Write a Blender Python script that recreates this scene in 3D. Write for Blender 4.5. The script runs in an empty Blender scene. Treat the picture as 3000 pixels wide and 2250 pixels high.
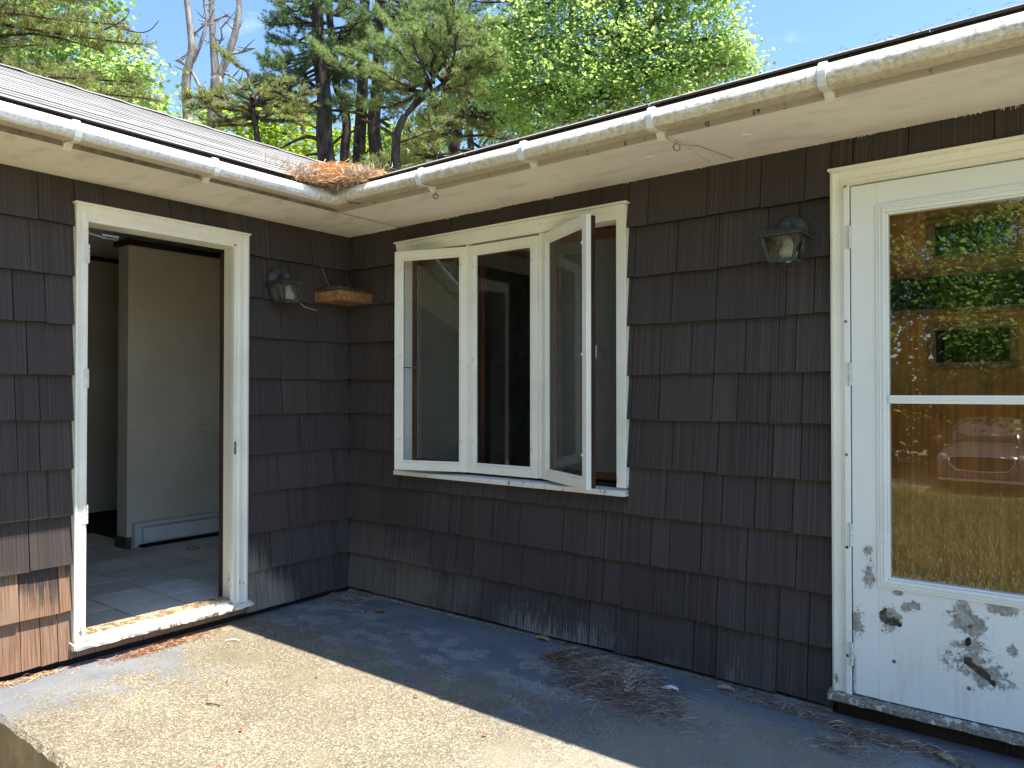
import bpy, bmesh, math, random
import numpy as np
from mathutils import Vector, Matrix, noise

S = bpy.context.scene
COL = S.collection
rnd = random.Random(7)

# ------------------------------------------------------------------ camera
CP = Vector((3.751177, -3.116183, 1.269948))
YAW, PITCH, FPX = 0.6588586, 0.0124889, 2150.32
fw = Vector((-math.sin(YAW)*math.cos(PITCH), math.cos(YAW)*math.cos(PITCH), math.sin(PITCH)))
rt = Vector((math.cos(YAW), math.sin(YAW), 0)); up = rt.cross(fw)
cam = bpy.data.cameras.new('camera'); camo = bpy.data.objects.new('camera', cam); COL.objects.link(camo)
M = Matrix((rt, up, -fw)).transposed().to_4x4(); M.translation = CP
camo.matrix_world = M
cam.sensor_width = 36; cam.lens = FPX/3000*36; cam.clip_start = 0.05; cam.clip_end = 2000
S.camera = camo

# ------------------------------------------------------------------ sky and sun
SUNV = Vector((0.3544, 0.116, 1)).normalized()
EL = math.asin(SUNV.z)
w = bpy.data.worlds.new('World'); S.world = w; w.use_nodes = True
nt = w.node_tree; nt.nodes.clear()
out = nt.nodes.new('ShaderNodeOutputWorld'); bg = nt.nodes.new('ShaderNodeBackground')
sky = nt.nodes.new('ShaderNodeTexSky'); sky.sky_type = 'NISHITA'; sky.sun_disc = False
sky.sun_elevation = EL; sky.sun_rotation = math.atan2(SUNV.x, SUNV.y)
sky.air_density = 0.9; sky.dust_density = 0.1; sky.ozone_density = 6.0
tc = nt.nodes.new('ShaderNodeTexCoord'); mp = nt.nodes.new('ShaderNodeMapping')
mp.inputs['Scale'].default_value = (1.6, 1.6, 3.2); mp.inputs['Location'].default_value = (1.7, 0.6, 0.9)
nz = nt.nodes.new('ShaderNodeTexNoise'); nz.inputs['Scale'].default_value = 1.9; nz.inputs['Detail'].default_value = 7; nz.inputs['Roughness'].default_value = 0.62
cr = nt.nodes.new('ShaderNodeValToRGB'); cr.color_ramp.elements[0].position = 0.60; cr.color_ramp.elements[1].position = 0.85
cr.color_ramp.elements[1].color = (0.5, 0.5, 0.5, 1)
mx = nt.nodes.new('ShaderNodeMix'); mx.data_type = 'RGBA'; mx.inputs[7].default_value = (7.0, 7.4, 8.2, 1)
nt.links.new(tc.outputs['Generated'], mp.inputs['Vector']); nt.links.new(mp.outputs[0], nz.inputs['Vector'])
nt.links.new(nz.outputs['Fac'], cr.inputs['Fac']); nt.links.new(cr.outputs['Color'], mx.inputs[0])
nt.links.new(sky.outputs[0], mx.inputs[6]); nt.links.new(mx.outputs[2], bg.inputs['Color'])
bg.inputs['Strength'].default_value = 0.102
nt.links.new(bg.outputs[0], out.inputs['Surface'])

sl = bpy.data.lights.new('sun', 'SUN'); sl.energy = 3.4; sl.angle = math.radians(0.53); sl.color = (1, 0.92, 0.78)
so = bpy.data.objects.new('sun', sl); COL.objects.link(so)
so.rotation_euler = SUNV.to_track_quat('Z', 'Y').to_euler(); so.location = (3, 0, 30)

S.view_settings.view_transform = 'Standard'; S.view_settings.look = 'None'
S.view_settings.gamma = 1; S.view_settings.use_curve_mapping = False
S.view_settings.exposure = 1.84
S.render.engine = 'CYCLES'
S.cycles.use_denoising = True; S.cycles.denoising_prefilter = 'ACCURATE'
S.cycles.max_bounces = 9; S.cycles.diffuse_bounces = 5; S.cycles.glossy_bounces = 5
S.cycles.transparent_max_bounces = 24; S.cycles.transmission_bounces = 6
S.cycles.sample_clamp_indirect = 6

# ------------------------------------------------------------------ helpers
def at(u, v, d):
    return CP + (fw + rt*((u-1500)/FPX) - up*((v-1125)/FPX))*d

class MB:
    """collects vertices and faces of one mesh"""
    def __init__(s): s.v = []; s.f = []
    def add(s, vs, fs):
        o = len(s.v); s.v += [tuple(x) for x in vs]; s.f += [tuple(i+o for i in f) for f in fs]; return s
    def box(s, x0, x1, y0, y1, z0, z1):
        return s.add([(x0,y0,z0),(x1,y0,z0),(x1,y1,z0),(x0,y1,z0),(x0,y0,z1),(x1,y0,z1),(x1,y1,z1),(x0,y1,z1)],
              [(0,3,2,1),(4,5,6,7),(0,1,5,4),(1,2,6,5),(2,3,7,6),(3,0,4,7)])
    def hexa(s, p):       # 8 points, bottom four then top four
        return s.add(p, [(0,3,2,1),(4,5,6,7),(0,1,5,4),(1,2,6,5),(2,3,7,6),(3,0,4,7)])
    def tube(s, pts, rad, n=8, cap=True):
        pts = [Vector(p) for p in pts]; k = len(pts)
        if not hasattr(rad, '__len__'): rad = [rad]*k
        o = len(s.v); prev = None
        for i, p in enumerate(pts):
            d = (pts[min(i+1, k-1)]-pts[max(i-1, 0)]).normalized()
            if prev is None:
                a = d.cross(Vector((0, 0, 1)))
                if a.length < .05: a = d.cross(Vector((1, 0, 0)))
                a.normalize()
            else:
                a = (prev - d*prev.dot(d)).normalized()
            prev = a; b = d.cross(a)
            for j in range(n):
                t = 2*math.pi*j/n
                s.v.append(tuple(p+(a*math.cos(t)+b*math.sin(t))*rad[i]))
        for i in range(k-1):
            for j in range(n):
                s.f.append((o+i*n+j, o+i*n+(j+1) % n, o+(i+1)*n+(j+1) % n, o+(i+1)*n+j))
        if cap:
            s.f.append(tuple(o+j for j in range(n-1, -1, -1))); s.f.append(tuple(o+(k-1)*n+j for j in range(n)))
        return s
    def lathe(s, prof, n=20, M=None):      # prof of (radius, height) about +z, placed by matrix M
        o = len(s.v); M = M or Matrix()
        for r, h in prof:
            for j in range(n):
                t = 2*math.pi*j/n; s.v.append(tuple(M @ Vector((r*math.cos(t), r*math.sin(t), h))))
        for i in range(len(prof)-1):
            for j in range(n):
                s.f.append((o+i*n+j, o+i*n+(j+1) % n, o+(i+1)*n+(j+1) % n, o+(i+1)*n+j))
        s.f.append(tuple(o+j for j in range(n-1, -1, -1))); s.f.append(tuple(o+(len(prof)-1)*n+j for j in range(n)))
        return s
    def extrude(s, prof, fn, ts, close=True):   # closed profile (a,b) swept through fn(a,b,t)
        o = len(s.v); n = len(prof)
        for t in ts:
            for a, b in prof: s.v.append(tuple(fn(a, b, t)))
        m = n if close else n-1
        for i in range(len(ts)-1):
            for j in range(m):
                s.f.append((o+i*n+j, o+i*n+(j+1) % n, o+(i+1)*n+(j+1) % n, o+(i+1)*n+j))
        if close:
            s.f.append(tuple(o+j for j in range(n-1, -1, -1))); s.f.append(tuple(o+(len(ts)-1)*n+j for j in range(n)))
        return s
    def torus(s, c, R, r, M=None, n=20, m=8):
        M = M or Matrix(); o = len(s.v)
        for i in range(n):
            a = 2*math.pi*i/n
            for j in range(m):
                b = 2*math.pi*j/m
                s.v.append(tuple(Vector(c)+M @ Vector(((R+r*math.cos(b))*math.cos(a), (R+r*math.cos(b))*math.sin(a), r*math.sin(b)))))
        for i in range(n):
            for j in range(m):
                s.f.append((o+i*m+j, o+((i+1) % n)*m+j, o+((i+1) % n)*m+(j+1) % m, o+i*m+(j+1) % m))
        return s
    def obj(s, name, mat, parent=None, smooth=False, bevel=0, fix=True):
        me = bpy.data.meshes.new(name); me.from_pydata(s.v, [], s.f)
        if fix:
            b = bmesh.new(); b.from_mesh(me); bmesh.ops.recalc_face_normals(b, faces=b.faces); b.to_mesh(me); b.free()
        me.materials.append(mat)
        if smooth: me.polygons.foreach_set('use_smooth', [True]*len(me.polygons))
        o = bpy.data.objects.new(name, me); COL.objects.link(o)
        if parent: o.parent = parent
        if bevel:
            bv = o.modifiers.new('bevel', 'BEVEL'); bv.width = bevel; bv.segments = 2; bv.limit_method = 'ANGLE'
        return o

def np_obj(name, V, F, mat, parent=None):
    """big triangle mesh from numpy arrays"""
    me = bpy.data.meshes.new(name)
    V = np.asarray(V, dtype=np.float32); F = np.asarray(F, dtype=np.int32); k = F.shape[1]
    me.vertices.add(len(V)); me.vertices.foreach_set('co', V.ravel())
    me.loops.add(F.size); me.loops.foreach_set('vertex_index', F.ravel())
    me.polygons.add(len(F)); me.polygons.foreach_set('loop_start', np.arange(0, F.size, k, dtype=np.int32))
    me.polygons.foreach_set('loop_total', np.full(len(F), k, dtype=np.int32))
    me.update(calc_edges=True); me.materials.append(mat)
    o = bpy.data.objects.new(name, me); COL.objects.link(o)
    if parent: o.parent = parent
    return o

def tag(o, label, cat, group=None, kind=None):
    o['label'] = label; o['category'] = cat
    if group: o['group'] = group
    if kind: o['kind'] = kind
    return o
def thing(name, label, cat, loc=(0, 0, 0), rz=0, group=None):
    o = bpy.data.objects.new(name, None); COL.objects.link(o); o.empty_display_size = .1
    o.location = loc; o.rotation_euler = (0, 0, rz); return tag(o, label, cat, group)

# ------------------------------------------------------------------ materials
class Mat:
    def __init__(s, name, rough=.6, spec=.3):
        s.m = bpy.data.materials.new(name); s.m.use_nodes = True; s.t = s.m.node_tree
        s.b = s.t.nodes['Principled BSDF']; s.b.inputs['Roughness'].default_value = rough
        s.b.inputs['Specular IOR Level'].default_value = spec
        s._geo = s._obj = None
    def n(s, typ, **kw):
        nd = s.t.nodes.new(typ)
        for k, v in kw.items(): setattr(nd, k, v)
        return nd
    def l(s, a, b): s.t.links.new(a, b)
    def put(s, sock, v):
        if isinstance(v, (int, float)): sock.default_value = v
        elif isinstance(v, tuple): sock.default_value = v if len(v) == 4 or len(sock.default_value) == 3 else v+(1,)
        else: s.l(v, sock)
    def pos(s):
        if not s._geo: s._geo = s.n('ShaderNodeNewGeometry')
        return s._geo.outputs['Position']
    def island(s):
        s.pos(); return s._geo.outputs['Random Per Island']
    def orand(s):
        if not s._obj: s._obj = s.n('ShaderNodeObjectInfo')
        return s._obj.outputs['Random']
    def sep(s, v=None):
        x = s.n('ShaderNodeSeparateXYZ'); s.l(v or s.pos(), x.inputs[0]); return x.outputs
    def scaled(s, sc, loc=(0, 0, 0), v=None):
        q = s.n('ShaderNodeMapping'); q.inputs['Scale'].default_value = sc; q.inputs['Location'].default_value = loc
        s.l(v or s.pos(), q.inputs['Vector']); return q.outputs[0]
    def noise(s, scale, detail=4, rough=.55, v=None, dist=0):
        q = s.n('ShaderNodeTexNoise'); q.inputs['Scale'].default_value = scale; q.inputs['Detail'].default_value = detail
        q.inputs['Roughness'].default_value = rough; q.inputs['Distortion'].default_value = dist
        s.l(v or s.pos(), q.inputs['Vector']); return q.outputs['Fac']
    def voro(s, scale, feature='F1', v=None, out='Distance'):
        q = s.n('ShaderNodeTexVoronoi', feature=feature); q.inputs['Scale'].default_value = scale
        s.l(v or s.pos(), q.inputs['Vector']); return q.outputs[out]
    def math(s, op, a, b=0., c=0.):
        q = s.n('ShaderNodeMath', operation=op); s.put(q.inputs[0], a); s.put(q.inputs[1], b)
        if len(q.inputs) > 2: s.put(q.inputs[2], c)
        return q.outputs[0]
    def ramp(s, fac, a, b, lo=0., hi=1., smooth=True):
        q = s.n('ShaderNodeMapRange'); q.interpolation_type = 'SMOOTHSTEP' if smooth else 'LINEAR'
        s.put(q.inputs[0], fac); q.inputs[1].default_value = a; q.inputs[2].default_value = b
        q.inputs[3].default_value = lo; q.inputs[4].default_value = hi; return q.outputs[0]
    def mix(s, fac, a, b, blend='MIX'):
        q = s.n('ShaderNodeMix', data_type='RGBA', blend_type=blend); s.put(q.inputs[0], fac); s.put(q.inputs[6], a); s.put(q.inputs[7], b)
        return q.outputs[2]
    def cramp(s, fac, stops):
        q = s.n('ShaderNodeValToRGB'); e = q.color_ramp.elements
        while len(e) < len(stops): e.new(.5)
        for i, (p, c) in enumerate(stops): e[i].position = p; e[i].color = c+(1,)
        s.put(q.inputs[0], fac); return q.outputs[0]
    def hsv(s, col, val):
        q = s.n('ShaderNodeHueSaturation'); s.put(q.inputs['Color'], col); s.put(q.inputs['Value'], val); return q.outputs[0]
    def col(s, c): s.put(s.b.inputs['Base Color'], c); return s
    def bump(s, h, strength=.3, dist=.002):
        q = s.n('ShaderNodeBump'); q.inputs['Strength'].default_value = strength; q.inputs['Distance'].default_value = dist
        s.put(q.inputs['Height'], h); s.l(q.outputs[0], s.b.inputs['Normal']); return s

def simple(name, col, rough=.6, var=.25, scale=8, spec=.3, bump=0, metal=0):
    m = Mat(name, rough, spec)
    nz = m.noise(scale, 5)
    m.col(m.hsv(col+(1,), m.ramp(nz, .25, .75, 1-var, 1+var)))
    if bump: m.bump(m.noise(scale*10, 4), bump)
    m.b.inputs['Metallic'].default_value = metal
    return m.m

def mat_shingle(name, zone):
    m = Mat(name, .75, .2)
    def vs(h, z_): return (h, 0, z_) if zone == 'right' else (0, h, z_)      # grain runs straight down the face of either wall
    cmb = m.n('ShaderNodeCombineXYZ'); m.put(cmb.inputs[2], m.math('MULTIPLY', m.orand(), 41.))
    ad = m.n('ShaderNodeVectorMath', operation='ADD'); m.l(m.scaled(vs(205, .45)), ad.inputs[0]); m.l(cmb.outputs[0], ad.inputs[1])
    g = m.noise(1, 3, .55, v=ad.outputs[0])           # vertical wood grain
    g2 = m.noise(1, 3, .6, v=m.scaled(vs(260, 4)))
    base = m.mix(m.ramp(g, .34, .66), (.043, .035, .034), (.074, .062, .0595))
    base = m.hsv(base, m.ramp(m.orand(), 0, 1, .88, 1.13, False))
    spots = m.ramp(m.noise(2.3, 5), .5, .75)
    base = m.mix(m.math('MULTIPLY', spots, .4), base, (.066, .056, .052))
    x, y, z = m.sep()
    big = m.noise(3.1, 5, .6)
    streak = m.noise(1, 5, .72, v=m.scaled(vs(80, 2.0), (3, 3, 3)))
    if zone == 'left':
        wz = m.ramp(z, .95, .15, 0, 1, False)
        k = m.math('ADD', m.math('MULTIPLY', wz, .75), m.math('ADD', m.math('MULTIPLY', streak, .55), m.math('MULTIPLY', big, .35)))
        k = m.math('ADD', k, m.ramp(m.orand(), 0, 1, -.07, .07))
        f = m.ramp(k, .86, .99)
        wood = m.mix(m.ramp(g2, .3, .7), (.15, .078, .048), (.36, .225, .15))
        wood = m.mix(m.ramp(big, .45, .65), wood, (.26, .19, .145))
        base = m.mix(m.math('MULTIPLY', f, .9), base, wood)
    elif zone == 'mid':
        wz = m.ramp(z, .70, .05, 0, 1, False); wy = m.ramp(y, -.15, -.75, 0, 1, False)
        k = m.math('ADD', m.math('MULTIPLY', m.math('MULTIPLY', wz, wy), .95), m.math('ADD', m.math('MULTIPLY', streak, .45), m.math('MULTIPLY', big, .4)))
        f = m.ramp(k, .78, 1.02)
        wood = m.mix(m.ramp(g2, .3, .7), (.15, .12, .095), (.34, .29, .235))
        base = m.mix(m.math('MULTIPLY', f, .85), base, wood)
        f2 = m.math('MULTIPLY', m.ramp(m.math('ADD', streak, m.math('MULTIPLY', big, .4)), .80, .95), m.ramp(z, 1.7, .9))
        base = m.mix(m.math('MULTIPLY', f2, .4), base, (.15, .14, .13))
    else:
        wz = m.ramp(z, .34, .03, 0, 1, False)
        s2 = m.noise(1, 4, .75, v=m.scaled(vs(230, 7), (9, 1, 4)))
        k = m.math('ADD', m.math('MULTIPLY', wz, .25), m.math('ADD', m.math('MULTIPLY', s2, 1.0), m.math('MULTIPLY', big, .28)))
        zone_ = m.math('ADD', m.math('MULTIPLY', m.math('MULTIPLY', m.ramp(x, 1.15, 1.5), m.ramp(x, 2.15, 1.8)), .8), m.math('MULTIPLY', m.ramp(m.noise(2.4, 3, v=m.scaled((1, 1, .15), (4, 0, 0))), .46, .62), .6))
        f = m.math('MULTIPLY', m.ramp(k, .80, .92), m.math('MINIMUM', zone_, 1.))
        base = m.mix(m.math('MULTIPLY', f, .85), base, (.30, .29, .275))
        wx = m.math('MULTIPLY', m.ramp(x, 2.2, .3, 0, 1), m.ramp(z, .85, .1, 0, 1, False))
        k2 = m.math('ADD', m.math('MULTIPLY', wx, .5), m.math('ADD', m.math('MULTIPLY', streak, .5), m.math('MULTIPLY', big, .4)))
        base = m.mix(m.math('MULTIPLY', m.ramp(k2, .66, 1.0), .75), base, m.mix(m.ramp(g2, .3, .7), (.12, .095, .078), (.25, .205, .165)))
        moss = m.math('MULTIPLY', m.ramp(z, .22, .05), m.ramp(m.noise(2.2, 3), .55, .7))
        base = m.mix(m.math('MULTIPLY', moss, .15), base, (.09, .095, .05))
    m.col(base)
    m.bump(m.math('ADD', g, m.math('MULTIPLY', g2, .6)), .34, .003)
    return m.m

def mat_paint(name, col=(.80, .79, .71), chip=.75, wood=(.30, .27, .22), low=None, rough=.5, dirt=.5):
    """old oil paint: specks of dirt, chips down to grey wood; low = height below which it peels"""
    m = Mat(name, rough, .35)
    c = m.mix(m.ramp(m.noise(3, 4), .35, .7), col+(1,), tuple(x*.90 for x in col)+(1,))
    c = m.mix(m.math('MULTIPLY', m.ramp(m.noise(1, 3, .6, v=m.scaled((40, 40, 4))), .55, .8), .25), c, (.52, .49, .38))
    sp = m.ramp(m.noise(95, 3, .6), .69, .76)
    c = m.mix(m.math('MULTIPLY', sp, dirt), c, (.10, .085, .065))
    k = m.noise(1, 6, .72, v=m.scaled((28, 28, 12)))
    if low is not None:
        z = m.sep()[2]; k = m.math('ADD', k, m.ramp(z, low, low-.5, 0, .16, False))
    f = m.ramp(k, chip, chip+.025)
    w2 = m.mix(m.ramp(m.noise(1, 4, .6, v=m.scaled((90, 90, 90))), .35, .65), tuple(x*.5 for x in wood)+(1,), wood+(1,))
    c = m.mix(f, c, w2); m.col(c)
    m.bump(m.math('ADD', m.math('MULTIPLY', f, -1.), m.math('MULTIPLY', m.noise(60, 3), .25)), .5, .002)
    return m.m

def mat_soffit():
    m = Mat('soffit_paint', .7, .2)
    c = m.mix(m.ramp(m.noise(1.7, 5), .35, .7), (.90, .875, .80), (.83, .80, .72))
    c = m.mix(m.math('MULTIPLY', m.ramp(m.noise(1, 5, .7, v=m.scaled((4, 9, 4))), .48, .72), .45), c, (.50, .45, .36))
    c = m.mix(m.math('MULTIPLY', m.ramp(m.noise(120, 2), .74, .78), .6), c, (.12, .1, .08))
    m.col(c); m.bump(m.noise(30, 4), .15, .002); return m.m

def mat_gutter(name, tan):
    m = Mat(name, .38, .4)
    x, y, z = m.sep()
    c = m.mix(m.ramp(m.noise(6, 4), .35, .7), (.84, .82, .75) if tan else (.88, .89, .87), (.74, .72, .64) if tan else (.80, .81, .78))
    sp = m.noise(1, 6, .75, v=m.scaled((55, 55, 55)))
    clump = m.noise(5, 3)
    zz = m.ramp(z, 2.36, 2.285, 0, 1, False)
    f = m.ramp(m.math('ADD', sp, m.math('ADD', m.math('MULTIPLY', zz, .10), m.math('MULTIPLY', clump, .26))), .68, .80)
    c = m.mix(m.math('MULTIPLY', f, .62 if tan else .35), c, (.22, .21, .165))
    g = m.noise(1, 5, .7, v=m.scaled((22, 22, 30), (5, 2, 1)))
    f2 = m.ramp(m.math('ADD', g, m.ramp(z, 2.345 if tan else 2.31, 2.288, -.2, .28, False)), .5, .72)
    c = m.mix(m.math('MULTIPLY', f2, .62), c, (.52, .43, .26)); m.col(c)
    m.bump(m.noise(90, 3), .08, .001); return m.m

def mat_slab():
    m = Mat('worn_painted_concrete', .8, .25)
    x, y, z = m.sep()
    # pebbles of the exposed aggregate
    v = m.voro(150, out='Color'); vd = m.voro(150)
    peb = m.cramp(m.sep(v)[0], [(0, (.105, .088, .060)), (.3, (.185, .163, .115)), (.65, (.25, .222, .158)), (1, (.42, .39, .32))])
    peb = m.mix(m.ramp(vd, .50, .80), peb, (.19, .16, .115))
    fine = m.noise(260, 2, .6)
    peb = m.hsv(peb, m.ramp(fine, .3, .7, .8, 1.2))
    ce = m.mix(m.ramp(m.noise(4, 5), .35, .65), (.20, .178, .120), (.24, .213, .147))     # smooth cement skin, tan
    skin = m.ramp(m.math('ADD', m.noise(2.3, 5, .6), m.ramp(y, -.2, -1.5, .12, -.12, False)), .48, .62)
    agg = m.mix(m.math('MULTIPLY', skin, .7), peb, ce)
    agg = m.mix(m.ramp(x, 1.7, 2.9, 0, .55), agg, m.mix(m.ramp(fine, .35, .65), (.25, .245, .225), (.37, .365, .34)))
    agg = m.mix(m.math('MULTIPLY', m.ramp(m.noise(1.1, 4), .5, .72), .3), agg, (.30, .27, .21))
    # blue-grey paint that survives near the walls and the outer corner
    pn = m.mix(m.ramp(m.noise(5, 5), .35, .7), (.142, .157, .190), (.20, .213, .238))
    pn = m.mix(m.math('MULTIPLY', m.ramp(m.noise(2.2, 4), .5, .75), .5), pn, (.20, .205, .21))
    pn = m.mix(m.math('MULTIPLY', m.ramp(m.noise(45, 4, .7), .62, .72), .35), pn, (.24, .24, .23))
    dB = m.math('MULTIPLY', y, -1.)                     # metres out from the right-hand wall
    near = m.ramp(dB, .25, 1.0, .30, -.13, False)
    left = m.ramp(x, .95, .10, 0, .34, False)
    left = m.math('MULTIPLY', left, m.ramp(y, -.95, -1.5, 0, 1))
    right = m.ramp(x, 2.0, 2.8, 0, -.24)
    hug = m.ramp(dB, .0, .30, .20, 0., False)
    big = m.noise(1.9, 6, .66, dist=.4); med = m.noise(10, 6, .72); sm = m.noise(60, 4, .75, v=m.scaled((1, 1.4, 1)))
    k = m.math('ADD', m.math('ADD', m.math('MULTIPLY', big, .50), m.math('MULTIPLY', med, .62)), m.math('MULTIPLY', sm, 1.0))
    k = m.math('ADD', k, m.math('ADD', m.math('ADD', near, left), m.math('ADD', right, hug)))
    f = m.ramp(k, 1.105, 1.15)
    fl = m.math('MULTIPLY', m.ramp(m.voro(48), .20, .12), m.math('MULTIPLY', m.ramp(m.noise(9, 4), .50, .60), m.ramp(dB, .02, .35)))
    f = m.math('MULTIPLY', f, m.math('SUBTRACT', 1., m.math('MULTIPLY', fl, .9)))
    agg = m.hsv(agg, m.ramp(m.noise(1.6, 5, .65), .3, .7, .82, 1.12))
    c = m.mix(f, agg, pn)
    wp = m.math('MULTIPLY', m.ramp(m.noise(5.2, 5, .6, v=m.scaled((1, 1.5, 1), (2.2, .7, 0))), .48, .57), m.ramp(m.noise(95, 3, .8), .46, .52))
    wp = m.math('MULTIPLY', m.math('MULTIPLY', wp, f), m.math('MULTIPLY', m.ramp(dB, .14, .34), m.ramp(dB, 1.3, 1.0)))
    c = m.mix(m.math('MULTIPLY', wp, .85), c, (.40, .405, .38))
    # sandy drift along the wall foot and rusty stains
    dirt = m.math('MULTIPLY', m.ramp(m.math('ADD', m.math('MULTIPLY', m.noise(7, 5), .12), dB), .13, .04), m.ramp(m.noise(3, 3), .38, .55))
    c = m.mix(m.math('MULTIPLY', dirt, .7), c, (.23, .19, .13))
    m.col(c)
    m.bump(m.math('ADD', m.math('MULTIPLY', vd, m.math('SUBTRACT', 1., f)), m.math('MULTIPLY', f, .55)), .55, .004)
    return m.m

def mat_stripped_wood(name, a, b, sx=90, sz=3, rough=.7):
    m = Mat(name, rough, .2)
    g = m.noise(1, 5, .65, v=m.scaled((sx, sx, sz)))
    c = m.mix(m.ramp(g, .3, .7), a+(1,), b+(1,))
    c = m.hsv(c, m.ramp(m.noise(4, 4), .3, .7, .8, 1.2)); m.col(c); m.bump(g, .3, .002); return m.m

def mat_glass(name, tint=(.93, .95, .94), R0=.05, dirt=.0):
    m = Mat(name); t = m.t; t.nodes.remove(m.b)
    tr = m.n('ShaderNodeBsdfTransparent'); tr.inputs[0].default_value = tint+(1,)
    gl = m.n('ShaderNodeBsdfGlossy'); gl.inputs['Roughness'].default_value = 0.0
    lw = m.n('ShaderNodeLayerWeight'); lw.inputs[0].default_value = .5
    p5 = m.math('POWER', lw.outputs['Facing'], 5.)
    fac = m.math('ADD', m.math('MULTIPLY', p5, 1-R0), R0)
    ms = m.n('ShaderNodeMixShader'); m.l(fac, ms.inputs[0]); m.l(tr.outputs[0], ms.inputs[1]); m.l(gl.outputs[0], ms.inputs[2])
    res = ms.outputs[0]
    if dirt:
        df = m.n('ShaderNodeBsdfDiffuse'); df.inputs[0].default_value = (.6, .58, .52, 1)
        k = m.math('MULTIPLY', m.ramp(m.noise(1, 5, .7, v=m.scaled((14, 14, 3))), .4, .8), dirt)
        m2 = m.n('ShaderNodeMixShader'); m.l(k, m2.inputs[0]); m.l(res, m2.inputs[1]); m.l(df.outputs[0], m2.inputs[2]); res = m2.outputs[0]
    m.l(res, t.nodes['Material Output'].inputs[0]); return m.m

def mat_screen():
    m = Mat('insect_mesh', .8); t = m.t
    m.b.inputs['Base Color'].default_value = (.165, .165, .145, 1)
    tr = m.n('ShaderNodeBsdfTransparent'); ms = m.n('ShaderNodeMixShader')
    k = m.ramp(m.noise(1, 3, .6, v=m.scaled((20, 20, 160))), .3, .7, .45, .62)
    m.l(k, ms.inputs[0]); m.l(tr.outputs[0], ms.inputs[1]); m.l(m.b.outputs[0], ms.inputs[2])
    m.l(ms.outputs[0], t.nodes['Material Output'].inputs[0]); return m.m

def mat_leaf(name, stops, trans=.45, tcol=(.20, .34, .03), rough=.55):
    m = Mat(name, rough, .22); t = m.t
    c = m.cramp(m.island(), stops)
    cl = m.noise(1.1, 3)
    c = m.hsv(c, m.ramp(cl, .3, .7, .72, 1.25)); m.col(c)
    tl = m.n('ShaderNodeBsdfTranslucent'); m.put(tl.inputs[0], m.hsv(tcol+(1,), m.ramp(m.island(), 0, 1, .7, 1.2)))
    ms = m.n('ShaderNodeMixShader'); ms.inputs[0].default_value = trans
    m.l(m.b.outputs[0], ms.inputs[1]); m.l(tl.outputs[0], ms.inputs[2]); m.l(ms.outputs[0], t.nodes['Material Output'].inputs[0])
    return m.m

def mat_straw(name, stops, rough=.75):
    m = Mat(name, rough, .2); m.col(m.cramp(m.island(), stops)); return m.m

def mat_bark(name, a, b, scale=9):
    m = Mat(name, .85, .15)
    g = m.noise(1, 6, .7, v=m.scaled((scale, scale, scale*.28)))
    m.col(m.mix(m.ramp(g, .35, .65), a+(1,), b+(1,))); m.bump(g, .8, .05); return m.m

def mat_tile():
    m = Mat('grey_floor_tile', .45, .4)
    c = m.hsv((.76, .73, .65, 1), m.math('MULTIPLY', m.ramp(m.orand(), 0, 1, .80, 1.12, False), m.ramp(m.noise(5, 5), .25, .75, .86, 1.1)))
    c = m.mix(m.math('MULTIPLY', m.ramp(m.noise(7, 5, .7), .62, .72), .5), c, (.20, .18, .15)); m.col(c); return m.m

def mat_inwall():
    m = Mat('interior_beige_wall', .75, .2); z = m.sep()[2]
    c = m.mix(m.ramp(m.noise(1.5, 4), .35, .65), (.80, .74, .60), (.70, .64, .51))
    band = m.math('MULTIPLY', m.ramp(z, .88, 1.02), m.ramp(z, 1.2, 1.1))
    sc = m.math('MULTIPLY', m.ramp(m.noise(1, 5, .7, v=m.scaled((6, 6, 55))), .60, .68), band)
    sc = m.math('ADD', sc, m.math('MULTIPLY', m.ramp(m.noise(14, 4, .7), .70, .76), .6))
    c = m.mix(m.math('MINIMUM', m.math('MULTIPLY', sc, .6), 1.), c, (.16, .14, .11)); m.col(c); return m.m

def mat_asphalt():
    m = Mat('asphalt_shingle', .9, .15)
    gr = m.noise(420, 2, .6)
    c = m.mix(m.ramp(gr, .35, .65), (.22, .212, .208), (.38, .37, .36))
    c = m.hsv(c, m.ramp(m.orand(), 0, 1, .82, 1.15, False))
    st = m.noise(1, 5, .7, v=m.scaled((9, 2.4, 9)))
    c = m.mix(m.math('MULTIPLY', m.ramp(st, .55, .75), .3), c, (.22, .215, .21)); m.col(c); m.bump(gr, .4, .003); return m.m

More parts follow.
